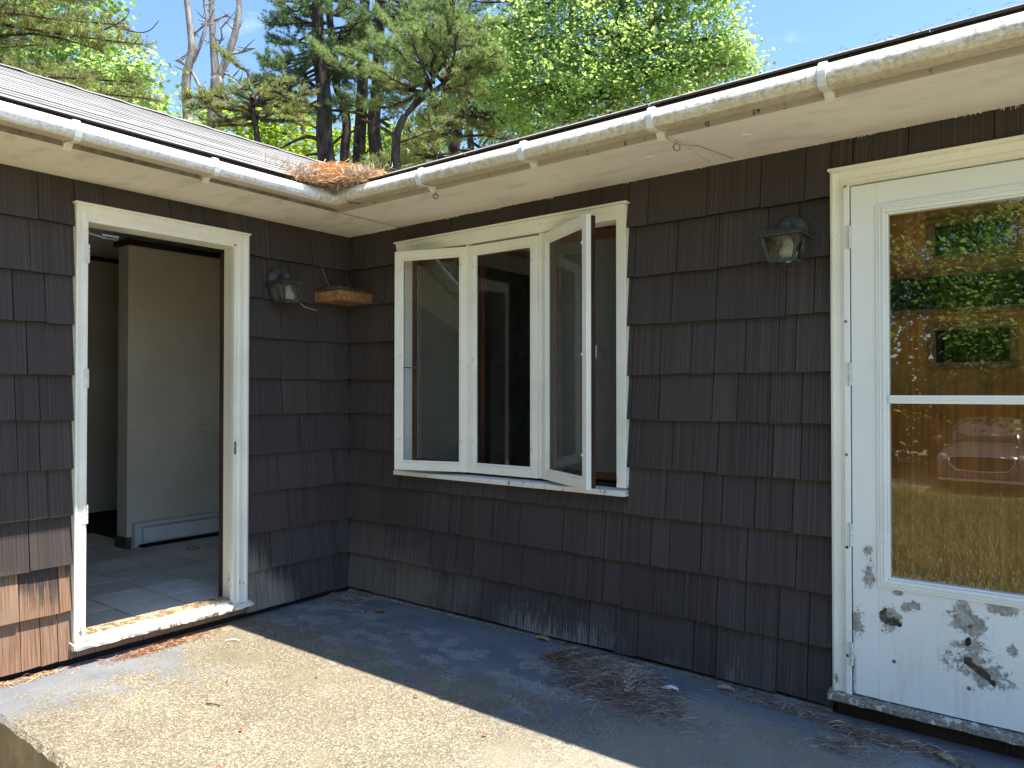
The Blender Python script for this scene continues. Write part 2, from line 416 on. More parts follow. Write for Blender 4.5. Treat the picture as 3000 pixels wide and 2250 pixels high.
def mat_storm_panel():
    """white enamelled steel: zinc-grey peeled patches at given spots, rust at the hinge edge, pinholes"""
    m = Mat('peeling_white_enamel', .42, .4)
    x, y, z = m.sep()
    c = m.mix(m.ramp(m.noise(2.5, 4), .35, .7), (.87, .89, .86), (.82, .84, .81))
    warp = m.noise(42, 7, .75); warp2 = m.noise(13, 5, .65)
    tot = None
    for cx, cz, rx, rz in [(3.172,.420,.038,.048),(3.425,.455,.055,.050),(3.435,.335,.065,.090),(3.49,.275,.075,.040),(3.105,.575,.022,.055),
                           (3.062,.385,.024,.050),(3.52,.520,.05,.022),(3.24,.478,.03,.022),(3.41,.50,.03,.03),(3.10,.66,.018,.03),(3.205,.52,.018,.010),(3.56,.38,.02,.02),(3.70,.40,.05,.06),(3.72,.60,.02,.08)]:
        a = m.math('DIVIDE', m.math('SUBTRACT', x, cx), rx); b = m.math('DIVIDE', m.math('SUBTRACT', z, cz), rz)
        d = m.math('SQRT', m.math('ADD', m.math('MULTIPLY', a, a), m.math('MULTIPLY', b, b)))
        tot = d if tot is None else m.math('MINIMUM', tot, d)
    k = m.math('ADD', tot, m.math('MULTIPLY', m.math('SUBTRACT', m.math('ADD', warp, warp2), 1.), 2.9))
    f = m.ramp(k, .90, .80)
    grey = m.mix(m.ramp(m.noise(70, 5, .7), .35, .65), (.20, .195, .18), (.47, .46, .43))
    c = m.mix(f, c, grey)
    halo = m.math('MULTIPLY', m.ramp(k, 1.5, .95), m.ramp(m.noise(120, 3), .5, .6))
    c = m.mix(m.math('MULTIPLY', halo, .35), c, (.38, .36, .33))
    pin = m.math('MULTIPLY', m.ramp(m.voro(60), .10, .06), m.math('MULTIPLY', m.ramp(z, .50, .30), m.ramp(m.noise(8, 2), .5, .6)))
    c = m.mix(m.math('MULTIPLY', pin, .85), c, (.05, .045, .04))
    rust = m.math('MULTIPLY', m.ramp(x, 3.062, 3.048), m.math('MULTIPLY', m.ramp(z, .55, .15), m.ramp(m.noise(1, 4, .6, v=m.scaled((40, 40, 9))), .4, .6)))
    c = m.mix(rust, c, (.25, .10, .03))
    for cx, cz in [(3.19,.262),(3.435,.44),(3.43,.22)]:
        a = m.math('SUBTRACT', x, cx); b = m.math('SUBTRACT', z, cz)
        d = m.math('SQRT', m.math('ADD', m.math('MULTIPLY', a, a), m.math('MULTIPLY', b, b)))
        c = m.mix(m.ramp(d, .010, .004), c, (.14, .06, .03))
    gr = m.math('MULTIPLY', m.ramp(m.noise(1, 5, .7, v=m.scaled((22, 22, 3))), .48, .75), m.ramp(z, .62, .12, .1, .55, False))
    c = m.mix(m.math('MULTIPLY', gr, .6), c, (.45, .42, .35))
    m.col(c); m.bump(m.math('MULTIPLY', f, -1.), .6, .002); return m.m

MT = dict(
    shL=mat_shingle('weathered_shingle_red', 'left'), shM=mat_shingle('weathered_shingle_grey', 'mid'), shB=mat_shingle('brown_stained_shingle', 'right'),
    butt_shade=simple('painted_butt_shade', (.010, .009, .008), .95), sheath=simple('black_felt', (.012, .011, .011), .9),  # near-black shingle butts: shadow line under each course put into the colour
    trim=mat_paint('cream_trim_paint', (.88, .86, .76), .745, low=.6, dirt=.65), trimwin=mat_paint('old_window_paint', (.88, .87, .79), .705, low=1.05, dirt=.65),
    trimbad=mat_paint('flaking_sill_paint', (.84, .82, .74), .56, (.34, .27, .18)), greysill=mat_paint('bare_grey_sill', (.62, .61, .57), .42, (.30, .27, .23)),
    soffit=mat_soffit(), gutA=mat_gutter('gutter_vinyl_left', False), gutB=mat_gutter('gutter_vinyl_right', True),
    fascia=mat_paint('fascia_paint', (.50, .47, .41), .6, (.2, .18, .16)), fasciaA=mat_stripped_wood('bare_fascia', (.14, .125, .10), (.33, .30, .26), 40, 40),
    drip=simple('brown_drip_edge', (.055, .038, .032), .6), asphalt=mat_asphalt(), cutedge=simple('asphalt_cut_edge', (.06, .055, .053), .9),
    slab=mat_slab(), conc=simple('raw_concrete', (.30, .25, .17), .9, .3, 7, bump=.5),
    glass=mat_glass('window_glass', R0=.05, dirt=.02), doorglass=mat_glass('storm_glass', (.78, .78, .76), R0=.16, dirt=.012),
    lampglass=mat_glass('rippled_lamp_glass', (.66, .66, .58), .06, .42), screen=mat_screen(),
    brownwood=mat_stripped_wood('stained_sash_wood', (.045, .017, .010), (.13, .052, .028)), darkedge=mat_stripped_wood('dark_sash_edge', (.022, .012, .009), (.05, .028, .02)),
    panel=mat_storm_panel(), enamel=simple('white_enamel', (.87, .89, .86), .4, .04, 5),
    plydoor=mat_stripped_wood('orange_plywood', (.26, .095, .025), (.47, .20, .055), 70, 1.6, .45), moulding=mat_stripped_wood('dark_door_moulding', (.10, .040, .020), (.22, .095, .045), 30, 30, .5),
    darkglass=mat_glass('dark_pane', (.05, .06, .06), .075),
    steel=simple('tarnished_steel', (.30, .30, .29), .4, .3, 40, metal=.8), ruststeel=simple('rusty_iron', (.16, .07, .035), .7, .4, 60), whitemetal=simple('painted_hinge', (.70, .72, .68), .45, .1, 30),
    lampmetal=simple('oxidised_lamp_metal', (.055, .063, .063), .55, .35, 25, .4, metal=.3), bulb=simple('frosted_bulb', (.82, .80, .70), .5, .03),
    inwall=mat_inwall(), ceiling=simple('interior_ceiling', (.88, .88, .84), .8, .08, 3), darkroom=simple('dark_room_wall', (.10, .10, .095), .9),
    brownbase=simple('brown_vinyl_base', (.11, .075, .06), .6), darktrim=simple('dark_wood_trim', (.030, .018, .012), .5), tile=mat_tile(), grout=simple('floor_grout', (.05, .048, .045), .9),
    heater=simple('heater_enamel', (.80, .80, .75), .45, .08, 6), black=simple('black_void', (.01, .01, .01), .9),
    osb=mat_stripped_wood('raw_tray_wood', (.20, .10, .045), (.38, .21, .10), 40, 40),
    straw=mat_straw('nest_straw', [(0, (.05, .035, .02)), (.5, (.17, .12, .06)), (1, (.34, .25, .13))]),
    needleO=mat_straw('orange_pine_needles', [(0, (.46, .22, .08)), (.5, (.74, .42, .19)), (1, (.84, .60, .36))]),
    needleG=mat_straw('bleached_pine_needles', [(0, (.16, .11, .08)), (.5, (.48, .38, .28)), (1, (.66, .56, .44))]),
    needleB=mat_straw('brown_pine_needles', [(0, (.10, .08, .065)), (.45, (.29, .235, .185)), (.8, (.44, .37, .30)), (1, (.58, .52, .44))]),
    needleR=mat_straw('red_brown_needles', [(0, (.16, .05, .02)), (1, (.38, .15, .07))]),
    duff=simple('needle_duff', (.14, .115, .09), .95, .5, 30, bump=.8), duffO=simple('orange_duff', (.50, .28, .14), .95, .4, 40, bump=.8),
    cone=simple('grey_cone', (.27, .24, .20), .85, .35, 60),
    leafY=simple('dry_leaf', (.50, .42, .18), .7, .3, 40), leafB=simple('brown_leaf', (.26, .13, .06), .7, .3, 40), chip=mat_stripped_wood('grey_wood_chip', (.22, .17, .12), (.44, .36, .27)),
    paper=simple('paint_flake', (.78, .80, .82), .7, .1, 30), petal=simple('red_petal', (.50, .07, .05), .7, .2, 40),
    maple=mat_leaf('maple_leaf', [(0, (.06, .12, .04)), (.5, (.10, .185, .055)), (1, (.15, .25, .08))], .55, (.44, .64, .15)),
    maple2=mat_leaf('bright_maple_leaf', [(0, (.08, .145, .05)), (.5, (.13, .21, .075)), (1, (.20, .29, .11))], .58, (.56, .76, .22)),
    lime=mat_leaf('young_leaf', [(0, (.08, .14, .018)), (.6, (.15, .23, .025)), (1, (.20, .27, .035))], .55, (.52, .68, .05)),
    woods=mat_leaf('distant_leaf', [(0, (.045, .09, .025)), (1, (.11, .18, .04))], .5, (.32, .50, .06)),
    pine=mat_leaf('pine_needle', [(0, (.05, .09, .05)), (.6, (.085, .14, .07)), (1, (.13, .18, .08))], .42, (.28, .42, .14)),
    pineL=mat_leaf('fresh_pine_needle', [(0, (.095, .15, .055)), (.5, (.165, .23, .085)), (1, (.25, .31, .13))], .42, (.46, .60, .20)),
    pineO=mat_leaf('olive_pine_needle', [(0, (.09, .12, .05)), (.5, (.17, .20, .08)), (1, (.26, .28, .13))], .42, (.50, .55, .18)),
    barkP=mat_bark('pine_bark', (.022, .018, .016), (.085, .07, .06), 7), barkD=mat_bark('bleached_dead_wood', (.16, .14, .125), (.42, .38, .34), 6), barkM=mat_bark('maple_bark', (.05, .042, .035), (.13, .115, .10), 8),
    grass=mat_leaf('dry_grass', [(0, (.07, .13, .03)), (.4, (.14, .21, .06)), (.75, (.26, .26, .10)), (1, (.44, .37, .20))], .3, (.3, .28, .08)),
    lawn=simple('grassy_soil', (.30, .255, .14), .95, .3, 2),
    carpaint=simple('dark_car_paint', (.10, .085, .08), .2, .05, 3, .6), carglass=simple('car_windscreen', (.02, .022, .025), .05, .02, 3, .6), chrome=simple('chrome', (.6, .6, .6), .15, .02, 3, metal=1),
    rubber=simple('tyre_rubber', (.02, .02, .02), .85), lens=simple('headlight_lens', (.28, .29, .30), .1, .05, 4, .6), grille=simple('black_grille', (.012, .012, .012), .5),
)

# ================================================================== GROUND
def ground_z(x, y):
    d = max(0., -2.1-y); return -.36-.046*d if d < 40 else -.36-.046*40
g = MB(); xs = [-300, -120, -50, -20, -8, 0, 4, 8, 20, 50, 120, 300]; ys = [-300, -120, -60, -42, -30, -24, -18, -14, -10, -7, -4, -2.1, 0, 10, 30, 60, 120, 300]
for yy in ys:
    for xx in xs: g.v.append((xx, yy, ground_z(xx, yy)))
nx = len(xs)
for j in range(len(ys)-1):
    for i in range(nx-1): g.f.append((j*nx+i, j*nx+i+1, (j+1)*nx+i+1, (j+1)*nx+i))
g.obj('lawn_ground', MT['lawn'])['kind'] = 'structure'

# concrete patio slab with a chipped front arris
sb = MB(); pr = random.Random(3)
N = 300; X0, X1 = 0.002, 6.6; YE = -2.06
top, e1, e2, bot = [], [], [], []
for i in range(N+1):
    x = X0+(X1-X0)*i/N
    c1 = .010+.012*abs(noise.noise((x*9, 1, 2)))+.006*pr.random(); c2 = .010+.014*abs(noise.noise((x*11, 5, 2)))+.005*pr.random()
    top.append((x, .002, 0)); e1.append((x, YE+c1, -.001)); e2.append((x, YE, -c2)); bot.append((x, YE, -.5))
sb.v = top+e1+e2+bot
for k in range(3):
    for i in range(N): sb.f.append((k*(N+1)+i, k*(N+1)+i+1, (k+1)*(N+1)+i+1, (k+1)*(N+1)+i))
slab = sb.obj('patio_slab', MT['slab']); slab['kind'] = 'structure'
slab.data.materials.append(MT['conc'])
for pl in slab.data.polygons:
    if pl.normal.z < .35: pl.material_index = 1

# ================================================================== HOUSE
H = 2.28
house = thing('house', 'single-storey L-shaped house with dark brown wood shingles, white gutters and open doorway', 'house')
WZ0, WZ1, WX0, WX1 = .785, 2.172, .485, 2.05          # window frame outer
DX0, DX1, DZ1 = 2.97, 3.91, 2.158                      # storm door casing
AY0, AY1, AZ1 = -1.655, -.752, 2.168                   # doorway casing
END_B, END_A = 6.5, -8.5

wallA = MB()
for b in [(-.12, 0, END_A, -1.64, -.3, 2.6), (-.12, 0, -.79, -.0, -.3, 2.6), (-.12, 0, -1.64, -.79, 2.12, 2.6), (-.12, 0, -1.64, -.79, -.3, .06)]: wallA.box(*b)
wallA = wallA.obj('wall', MT['sheath'], house); wallA['label'] = 'wall of the left wing around the open doorway'
wallB = MB()
for b in [(0, .53, .002, .12, -.3, 2.6), (.53, 2.0, .002, .12, 2.13, 2.6), (.53, 2.0, .002, .12, -.3, .83), (2.0, 3.02, .002, .12, -.3, 2.6), (3.02, 3.86, .002, .12, 2.11, 2.6), (3.02, 3.86, .002, .12, -.3, .09), (3.86, END_B, .002, .12, -.3, 2.6)]: wallB.box(*b)
wallB = wallB.obj('wall', MT['sheath'], house); wallB['label'] = 'long wall of the right wing with casement window and storm door'

ZC = [.035, .258, .473, .70, .92, 1.147, 1.356, 1.592, 1.819, 2.056, 2.279]
def inv_y(u, v, x=.015):
    d = fw+rt*((u-1500)/FPX)-up*((v-1125)/FPX); return (CP+d*((x-CP.x)/d.x)).y
def inv_x(u, v, y=-.015):
    d = fw+rt*((u-1500)/FPX)-up*((v-1125)/FPX); return (CP+d*((y-CP.y)/d.y)).x
def proj_v(P):
    d = Vector(P)-CP; z = d.dot(fw); return 1125-FPX*d.dot(up)/z
# measured joints (pixel columns) per course, bottom course first, turned into metres along the wall
JB = [[1092.7,1158,1249.5,1287,1330,1371.6,1412,1493.7,1607,1728.7,1803.8,1869,2032,2100,2276,2367],
      [1074.6,1124,1172,1216,1266,1337,1385.6,1441,1473,1531,1594.5,1724.7,1768.5,1820.5,1917,2004.5,2102,2184,2284,2372],
      [1115,1201,1239.6,1276,1318,1352.6,1445,1523.5,1651,1719,1774,1820.5,1908.7,1963,2055,2190,2334],
      [1065.6,1120,1235,1278,1323,1374,1490.5,1596.7,1668,1768.5,1827,1954,2061,2117,2212,2323],
      [1074.6,1108.5,1850,1972,2105,2266,2348],[1081,1108,1852,1933,2088,2160.5,2258.6,2350],[1081,1108,1855,1936,2027,2095,2186,2282,2332],
      [1081,1120,1850,1969.7,2100,2304],[1133,1862,1985,2107,2250],[1195,1320,1450,1605,1760,1900,2072,2230,2360,2499.5,2662,2913]]
JAr = [[835,913,979],[793,852,920,979],[843,940],[814,888,974],[762,879],[825,938],[822,979],[823,930],[847,960],[657.8,912,790]]
JAl = [[59,117,168],[54,171],[84,190],[81,138],[49,115],[43,114],[78],[36,131],[86],[110,300,480]]

shr = random.Random(11)
def shingle(kind, a0, a1, z0, z1, mat, parent):
    """one wood shingle: a tapered slab between a0..a1 along the wall, butt at z0"""
    g = .0017; a0 += g; a1 -= g
    if a1-a0 < .012 or z1-z0 < .02: return
    zt = z1+.02; zb = z0+shr.uniform(-.003, .003); sk = shr.uniform(-.003, .003)
    tb = .031+shr.uniform(-.002, .004); tt = .003
    P = []
    for (zz, o_in, o_out) in ((zb, .010, tb), (zt, .0005, tt)):
        for a, o, s in ((a0, o_out, -sk), (a1, o_out, sk), (a1, o_in, sk), (a0, o_in, -sk)):
            z = zz+(s if zz == zb else 0)
            P.append((a, -o, z) if kind == 'B' else (o, a, z))
    o = MB().hexa(P).obj('wall_shingle', mat, parent); o.data.materials.append(MT['butt_shade'])
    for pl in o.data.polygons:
        if pl.normal.z < -.5: pl.material_index = 1  # underside of the butt carries the painted course shadow

def course(kind, z0, z1, lo, hi, joints, holes, mat, parent):
    """lay shingles lo..hi; holes = (a0,a1,h0,h1) openings"""
    js = sorted(j for j in joints if lo+.03 < j < hi-.03)
    edges = [lo]+js+[hi]; full = []
    for a, b in zip(edges, edges[1:]):
        while b-a > .34:                      # unmeasured stretch: random widths
            wd = shr.uniform(.11, .26)
            full.append((a, a+wd)); a += wd
        full.append((a, b))
    for a, b in full:
        segs = [(a, b, z0, z1)]
        for h0, h1, hz0, hz1 in holes:
            if z1 <= hz0+.001 or z0 >= hz1-.001: continue
            ns = []
            for (p, q, c, d) in segs:
                if q <= h0 or p >= h1: ns.append((p, q, c, d)); continue
                if p < h0: ns.append((p, h0, c, d))
                if q > h1: ns.append((h1, q, c, d))
                p2, q2 = max(p, h0), min(q, h1)
                if c < hz0: ns.append((p2, q2, c, hz0-.018))
                if d > hz1: ns.append((p2, q2, hz1+.002, d))
            segs = ns
        for p, q, c, d in segs: shingle(kind, p, q, c, d, mat, parent)

for i in range(10):
    z0, z1 = ZC[i], ZC[i+1]; zm = (z0+z1)/2
    if i == 9: z1 -= .016
    def col_to(kind, u):
        # the pixel row where the mid-height of this course crosses that column
        v = 1125
        for _ in range(4):
            a = inv_x(u, v) if kind == 'B' else inv_y(u, v)
            v = proj_v((a, -.015, zm) if kind == 'B' else (.015, a, zm))
        return a
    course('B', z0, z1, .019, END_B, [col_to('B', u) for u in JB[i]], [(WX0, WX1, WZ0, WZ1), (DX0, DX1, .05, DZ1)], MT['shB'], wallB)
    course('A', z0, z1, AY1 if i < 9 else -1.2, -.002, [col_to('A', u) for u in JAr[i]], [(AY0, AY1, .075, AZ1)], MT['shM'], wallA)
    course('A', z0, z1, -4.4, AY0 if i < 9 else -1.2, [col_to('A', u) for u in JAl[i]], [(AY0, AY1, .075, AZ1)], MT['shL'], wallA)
# short shingle feet under the doorway sill
course('A', .035, .054, AY0, AY1, [-1.4, -1.2, -.95], [], MT['shM'], wallA)
for a, b in ((-1.654, -1.32), (-1.317, -1.06), (-1.057, -.753)):
    MB().box(.001, .012, a, b, .03, .088).obj('wall_shingle', MT['shL'], wallA)
# grey starter board along the foot of the long wall
MB().box(.02, 2.96, -.016, .001, .001, .016).obj('foot_board', MT['fasciaA'], house)

# ---- soffits and fascias
sf = MB().add([(.0, -.0, H), (.0, END_A, H), (.475, END_A, H), (.475, -.475, H), (.475, 0, H)], [(0, 1, 2, 3, 4)]).add([(.0, -.0, H+.012), (.0, END_A, H+.012), (.475, END_A, H+.012), (.475, 0, H+.012)], [(0, 1, 2, 3)]).obj('soffit', MT['soffit'], house, fix=False)
gapA = .483
def sofpan(x0, x1):
    return MB().box(x0, x1, -.475, -.0, H+.001, H+.012).obj('soffit', MT['soffit'], house)
sofB = sofpan(gapA, 2.478); sofpan(2.481, END_B)
MB().box(.470, .489, -.474, 0, H+.02, H+.03).obj('soffit_backing', MT['black'], house)
for (x, y) in [(2.30, -.274), (2.722, -.286), (.725, -.20)]:
    MB().lathe([(.0165, -.0025), (.0165, .002)], 18, Matrix.Translation((x, y, H))).torus((x, y, H), .0165, .0016).obj('soffit_plug', MT['soffit'], sofB)
for (x, y) in [(.268, -1.535), (.169, -.215)]:
    MB().lathe([(.0165, -.0025), (.0165, .002)], 18, Matrix.Translation((x, y, H))).torus((x, y, H), .0165, .0016).obj('soffit_plug', MT['soffit'], sf)
# ragged fringe of old paint hanging where the soffit meets the shingles
fr = MB(); q = random.Random(5)
for i in range(620):
    x = .1+q.random()*3.6
    if noise.noise((x*2.5, 3, 1)) < -.1: continue
    l = q.uniform(.002, .013)*(.5+abs(noise.noise((x*6, 1, 1)))*1.5); wd = q.uniform(.001, .0028)
    fr.box(x, x+wd, -.0215, -.0195, H-l, H+.001)
fr = fr.obj('paint_fringe', MT['soffit'], house); fr['kind'] = 'stuff'
MB().box(.475, .492, END_A, -.492, H-.002, 2.37).obj('fascia', MT['fasciaA'], house)
MB().box(.475, END_B, -.492, -.475, H-.0035, 2.37).obj('fascia', MT['fascia'], house)

# ---- gutters: open vinyl troughs
prof = [(.500, 2.362), (.500, 2.300), (.512, 2.289), (.575, 2.281), (.592, 2.284), (.600, 2.293), (.606, 2.316), (.604, 2.324), (.590, 2.350), (.584, 2.356), (.576, 2.356), (.578, 2.350), (.594, 2.322), (.596, 2.314), (.591, 2.297), (.586, 2.291), (.573, 2.287), (.516, 2.295), (.506, 2.303), (.506, 2.362)]
sagA = lambda y: .004*math.sin(y*1.7); sagB = lambda x: .003*math.sin(x*1.5+1)
gA = MB().extrude(prof, lambda a, b, t: (a, t, b+sagA(t)), [END_A+i*(8.5-.63)/40 for i in range(41)]).obj('gutter', MT['gutA'], house, bevel=0)
gB = MB().extrude(prof, lambda a, b, t: (t, -a, b+sagB(t)), [.63+i*(END_B-.63)/30 for i in range(31)]).obj('gutter', MT['gutB'], house)
gA['label'] = 'gutter under the grey roof above the doorway'; gB['label'] = 'gutter along the right wing, mottled with algae'
for o in (gA, gB):
    for p in o.data.polygons: p.use_smooth = True
    md = o.modifiers.new('es', 'EDGE_SPLIT'); md.split_angle = math.radians(28)
big = [(a+(.004 if a > .55 else 0), b-.003) for a, b in prof[:9]]+[(.590, 2.356)]
def bracket(par, fn, t, mat):
    o = MB(); w = .014
    outer = [(.494, 2.288), (.512, 2.283), (.577, 2.274), (.597, 2.278), (.606, 2.290), (.612, 2.316), (.610, 2.327), (.594, 2.355), (.588, 2.362), (.565, 2.363)]
    inner = [(.565, 2.3575), (.585, 2.3575), (.5895, 2.352), (.605, 2.325), (.607, 2.316), (.601, 2.2925), (.594, 2.2835), (.576, 2.2795), (.512, 2.288), (.494, 2.293)]
    o.extrude(outer+inner, fn, [t-w, t+w]).obj('gutter_bracket', mat, par, bevel=.0015)
    MB().add([fn(.4935, H-.02, t-.016), fn(.4935, H-.02, t+.016), fn(.4935, 2.295, t+.016), fn(.4935, 2.295, t-.016), fn(.520, 2.282, t-.016), fn(.520, 2.282, t+.016)],
             [(0, 1, 2, 3), (3, 2, 5, 4), (0, 4, 5, 1), (0, 3, 4), (1, 5, 2)]).obj('bracket_foot', mat, par)
for y in (-5.0, -4.37, -3.73, -3.1, -2.47, -1.873, -1.277): bracket(gA, lambda a, b, t: (a, t, b), y, MT['whitemetal'])
for x in (1.232, 1.852, 2.464, 3.088, 3.7, 4.32): bracket(gB, lambda a, b, t: (t, -a, b), x, MT['whitemetal'])
# mitred corner joint
cj = MB(); pf = [(a+(.004 if a > .52 else 0), b-(.004 if b < 2.3 else 0)) for a, b in prof]
n = len(pf)
for (f, t) in ((lambda a, b: (a, -.70, b), 0), (lambda a, b: (a, -a, b), 1), (lambda a, b: (.70, -a, b), 2)):
    for a, b in pf: cj.v.append(f(a, b))
for i in range(2):
    for j in range(n): cj.f.append((i*n+j, i*n+(j+1) % n, (i+1)*n+(j+1) % n, (i+1)*n+j))
cj.obj('gutter_corner', MT['gutB'], gB)

# ---- roofs
MR = .445; EZ = 2.384; RX = -1.43; EX = .545
zr = lambda d: EZ+MR*(EX-d)          # height of the deck at plan distance d (x, or -y) from the wall line
ZR = zr(RX)
deck = MB()
deck.add([(EX, -EX, EZ), (EX, END_A, EZ), (RX, END_A, ZR), (RX, -RX, ZR)], [(0, 1, 2, 3)])
deck.add([(RX, -RX, ZR), (RX, END_A, ZR), (-4.645, END_A, EZ), (-4.645, 4.645, EZ)], [(0, 1, 2, 3)])
deck.add([(EX, END_A, EZ), (RX, END_A, ZR), (-4.645, END_A, EZ)], [(0, 1, 2)])
roofA = deck.obj('roof', MT['asphalt'], house, fix=False); roofA['label'] = 'grey asphalt roof of the left wing'
deck = MB()
deck.add([(EX, -EX, EZ), (END_B, -EX, EZ), (END_B, -RX, ZR), (RX, -RX, ZR)], [(0, 1, 2, 3)])
deck.add([(RX, -RX, ZR), (END_B, -RX, ZR), (END_B, 4.645, EZ), (-4.645, 4.645, EZ)], [(0, 1, 2, 3)])
deck.add([(END_B, -EX, EZ), (END_B, -RX, ZR), (END_B, 4.645, EZ)], [(0, 1, 2)])
roofB = deck.obj('roof', MT['asphalt'], house, fix=False); roofB['label'] = 'roof of the right wing behind its gutter'
cs, sn = 1/math.hypot(1, MR), MR/math.hypot(1, MR)
def slopeA(t, s, n): return (EX-s*cs+n*sn, t, EZ+s*sn+n*cs)
def slopeB(t, s, n): return (t, -EX+s*cs-n*sn, EZ+s*sn+n*cs)
rr = random.Random(21)
def roof_strip(fn, t0, t1, s0, s1, par):
    o = MB(); k = 5; vs = []; lift = rr.uniform(0, .003)
    if s0 < .01: lift += .002
    off = rr.uniform(-.006, .006)
    for i in range(k+1):
        t = t0+(t1-t0)*i/k; wv = off+rr.uniform(-.004, .004); h = .0058+lift*.6+rr.uniform(0, .002)
        vs += [fn(t, s0+wv-.012 if s0 > .01 else s0+wv*.7-.018, h), fn(t, s0+wv-.012 if s0 > .01 else s0+wv*.7-.018, .001), fn(t, s1+.03, .004)]
    fs = []
    for i in range(k):
        a = i*3; fs += [(a, a+1, a+4, a+3), (a, a+3, a+5, a+2)]
    fs += [(0, 2, 1), (k*3, k*3+1, k*3+2)]
    o = o.add(vs, fs).obj('roof_shingle', MT['asphalt'], par, fix=False); o.data.materials.append(MT['cutedge'])
    for i in range(k): o.data.polygons[i*2].material_index = 1
L = (EX-RX)/cs; ex = .132; nc = int(L/ex)
for i in range(nc+1):
    s0, s1 = i*ex, min((i+1)*ex, L)
    if s1-s0 < .02: continue
    vend = -EX+s0*cs; t = vend-.0; off = rr.random()*.9
    hi = vend
    while hi > -4.6:
        lo = max(hi-(off if hi == vend and off > .3 else .95), -4.6)
        roof_strip(slopeA, lo+.002, hi-.002, s0, s1, roofA); hi = lo
for i in range(2):
    s0 = i*ex; t = EX-s0*cs
    while t < END_B:
        roof_strip(slopeB, t+.002, min(t+.95, END_B)-.002, s0, s0+ex, roofB); t += .95
# ridge caps
for k in range(16):
    y = 1.3-k*.3
    MB().add([(RX+.16, y, ZR-.05), (RX, y, ZR+.018), (RX-.16, y, ZR-.05), (RX+.16, y-.31, ZR-.058), (RX, y-.31, ZR+.010), (RX-.16, y-.31, ZR-.058)], [(0, 1, 4, 3), (1, 2, 5, 4)]).obj('ridge_cap', MT['asphalt'], roofA, fix=False)
# brown drip edge under the first course
MB().box(.488, .541, END_A, -.55, 2.368, 2.3815).obj('drip_edge', MT['drip'], house)
MB().box(.55, END_B, -.541, -.488, 2.368, 2.3815).obj('drip_edge', MT['drip'], house)

# ---- open doorway in the left wing
df = MB().box(-.12, .0, -1.64, -1.62, .06, 2.11).box(-.12, .0, -.812, -.79, .06, 2.11).box(-.12, .0, -1.62, -.812, 2.09, 2.11).obj('doorway_frame', MT['trim'], house, bevel=.002)
def casing_profile(width):         # stepped moulding: (offset across, thickness)
    return [(0, 0), (0, .026), (width*.12, .030), (width*.2, .030), (width*.27, .022), (width*.55, .020), (width*.62, .024), (width*.8, .024), (width*.85, .017), (width, .016), (width, 0)]
def casing(wall, a0, a1, zb, zt, wl, wr, wt, mat, par, base=.002):
    """left leg, right leg and mitred head as separate boards"""
    def put(a, o, z): return (o+base, a, z) if wall == 'A' else (a, -o-base, z)
    pl = casing_profile(wl); prr = casing_profile(wr); pt = casing_profile(wt)
    res = []
    m = MB()
    for t in (0, 1):
        for (c, o), (ct, _) in zip(pl, pt): m.v.append(put(a0+c, o, zb if t == 0 else zt-ct))
    k = len(pl); m.f = [(j, (j+1) % k, k+(j+1) % k, k+j) for j in range(k)]+[tuple(range(k))[::-1], tuple(range(k, 2*k))]
    res.append(m.obj('casing', mat, par))
    m = MB()
    for t in (0, 1):
        for (c, o), (ct, _) in zip(prr, pt): m.v.append(put(a1-c, o, zb if t == 0 else zt-ct))
    m.f = [(j, (j+1) % k, k+(j+1) % k, k+j) for j in range(k)]+[tuple(range(k))[::-1], tuple(range(k, 2*k))]
    res.append(m.obj('casing', mat, par))
    m = MB()
    for (a, pp, sg) in ((a0, pl, 1), (a1, prr, -1)):
        for (c, o), (ct, _) in zip(pp, pt): m.v.append(put(a+sg*c, o+.0006, zt-ct))
    m.f = [(j, (j+1) % k, k+(j+1) % k, k+j) for j in range(k)]+[tuple(range(k))[::-1], tuple(range(k, 2*k))]
    res.append(m.obj('casing', mat, par)); return res
casing('A', AY0, AY1, .095, AZ1-.006, .050, .070, .062, MT['trim'], df, .018)
MB().box(.014, .052, AY0-.008, AY1+.008, AZ1-.006, AZ1+.003).obj('drip_cap', MT['trim'], df, bevel=.002)
MB().box(.001, .0165, AY0, AY0+.05, .09, AZ1-.007).box(.001, .0165, AY1-.07, AY1, .09, AZ1-.007).box(.001, .0164, AY0+.051, AY1-.071, AZ1-.06, AZ1-.007).obj('casing_backing', MT['trim'], df)
# storm-door mounting strips left on the casing
MB().box(.020, .044, AY0+.038, AY0+.052, .10, 2.095).obj('hinge_strip', MT['trim'], df, bevel=.002)
MB().box(.002, .034, -.838, -.822, .10, 2.09).obj('stop_strip', MT['trim'], df, bevel=.002)
MB().box(.002, .0335, -1.605, -.838, 2.085, 2.10).obj('stop_strip', MT['trim'], df, bevel=.002)
MB().box(-.125, -.112, -.830, -.813, .1, 2.09).obj('inner_stop', MT['darkedge'], df)
for zc in (1.93, 1.34, .70):
    hb = MB().box(.0441, .0465, AY0+.036, AY0+.0535, zc-.045, zc+.045)
    for k in range(4): hb.tube([(.048, AY0+.0525, zc-.044+.0225*k), (.048, AY0+.0525, zc-.044+.0225*k+.020)], .0048, 8)
    hb.obj('hinge', MT['whitemetal'], df)
MB().box(.0341, .0365, -.836, -.824, .93, 1.0).box(.0366, .043, -.834, -.828, .965, .99).obj('strike_plate', MT['steel'], df)
MB().tube([(-.02, -1.60, 2.045), (-.02, -1.50, 2.03), (-.02, -1.44, 2.032)], .006, 6).box(-.03, -.01, -1.52, -1.44, 2.038, 2.046).obj('closer_arm', MT['steel'], df)
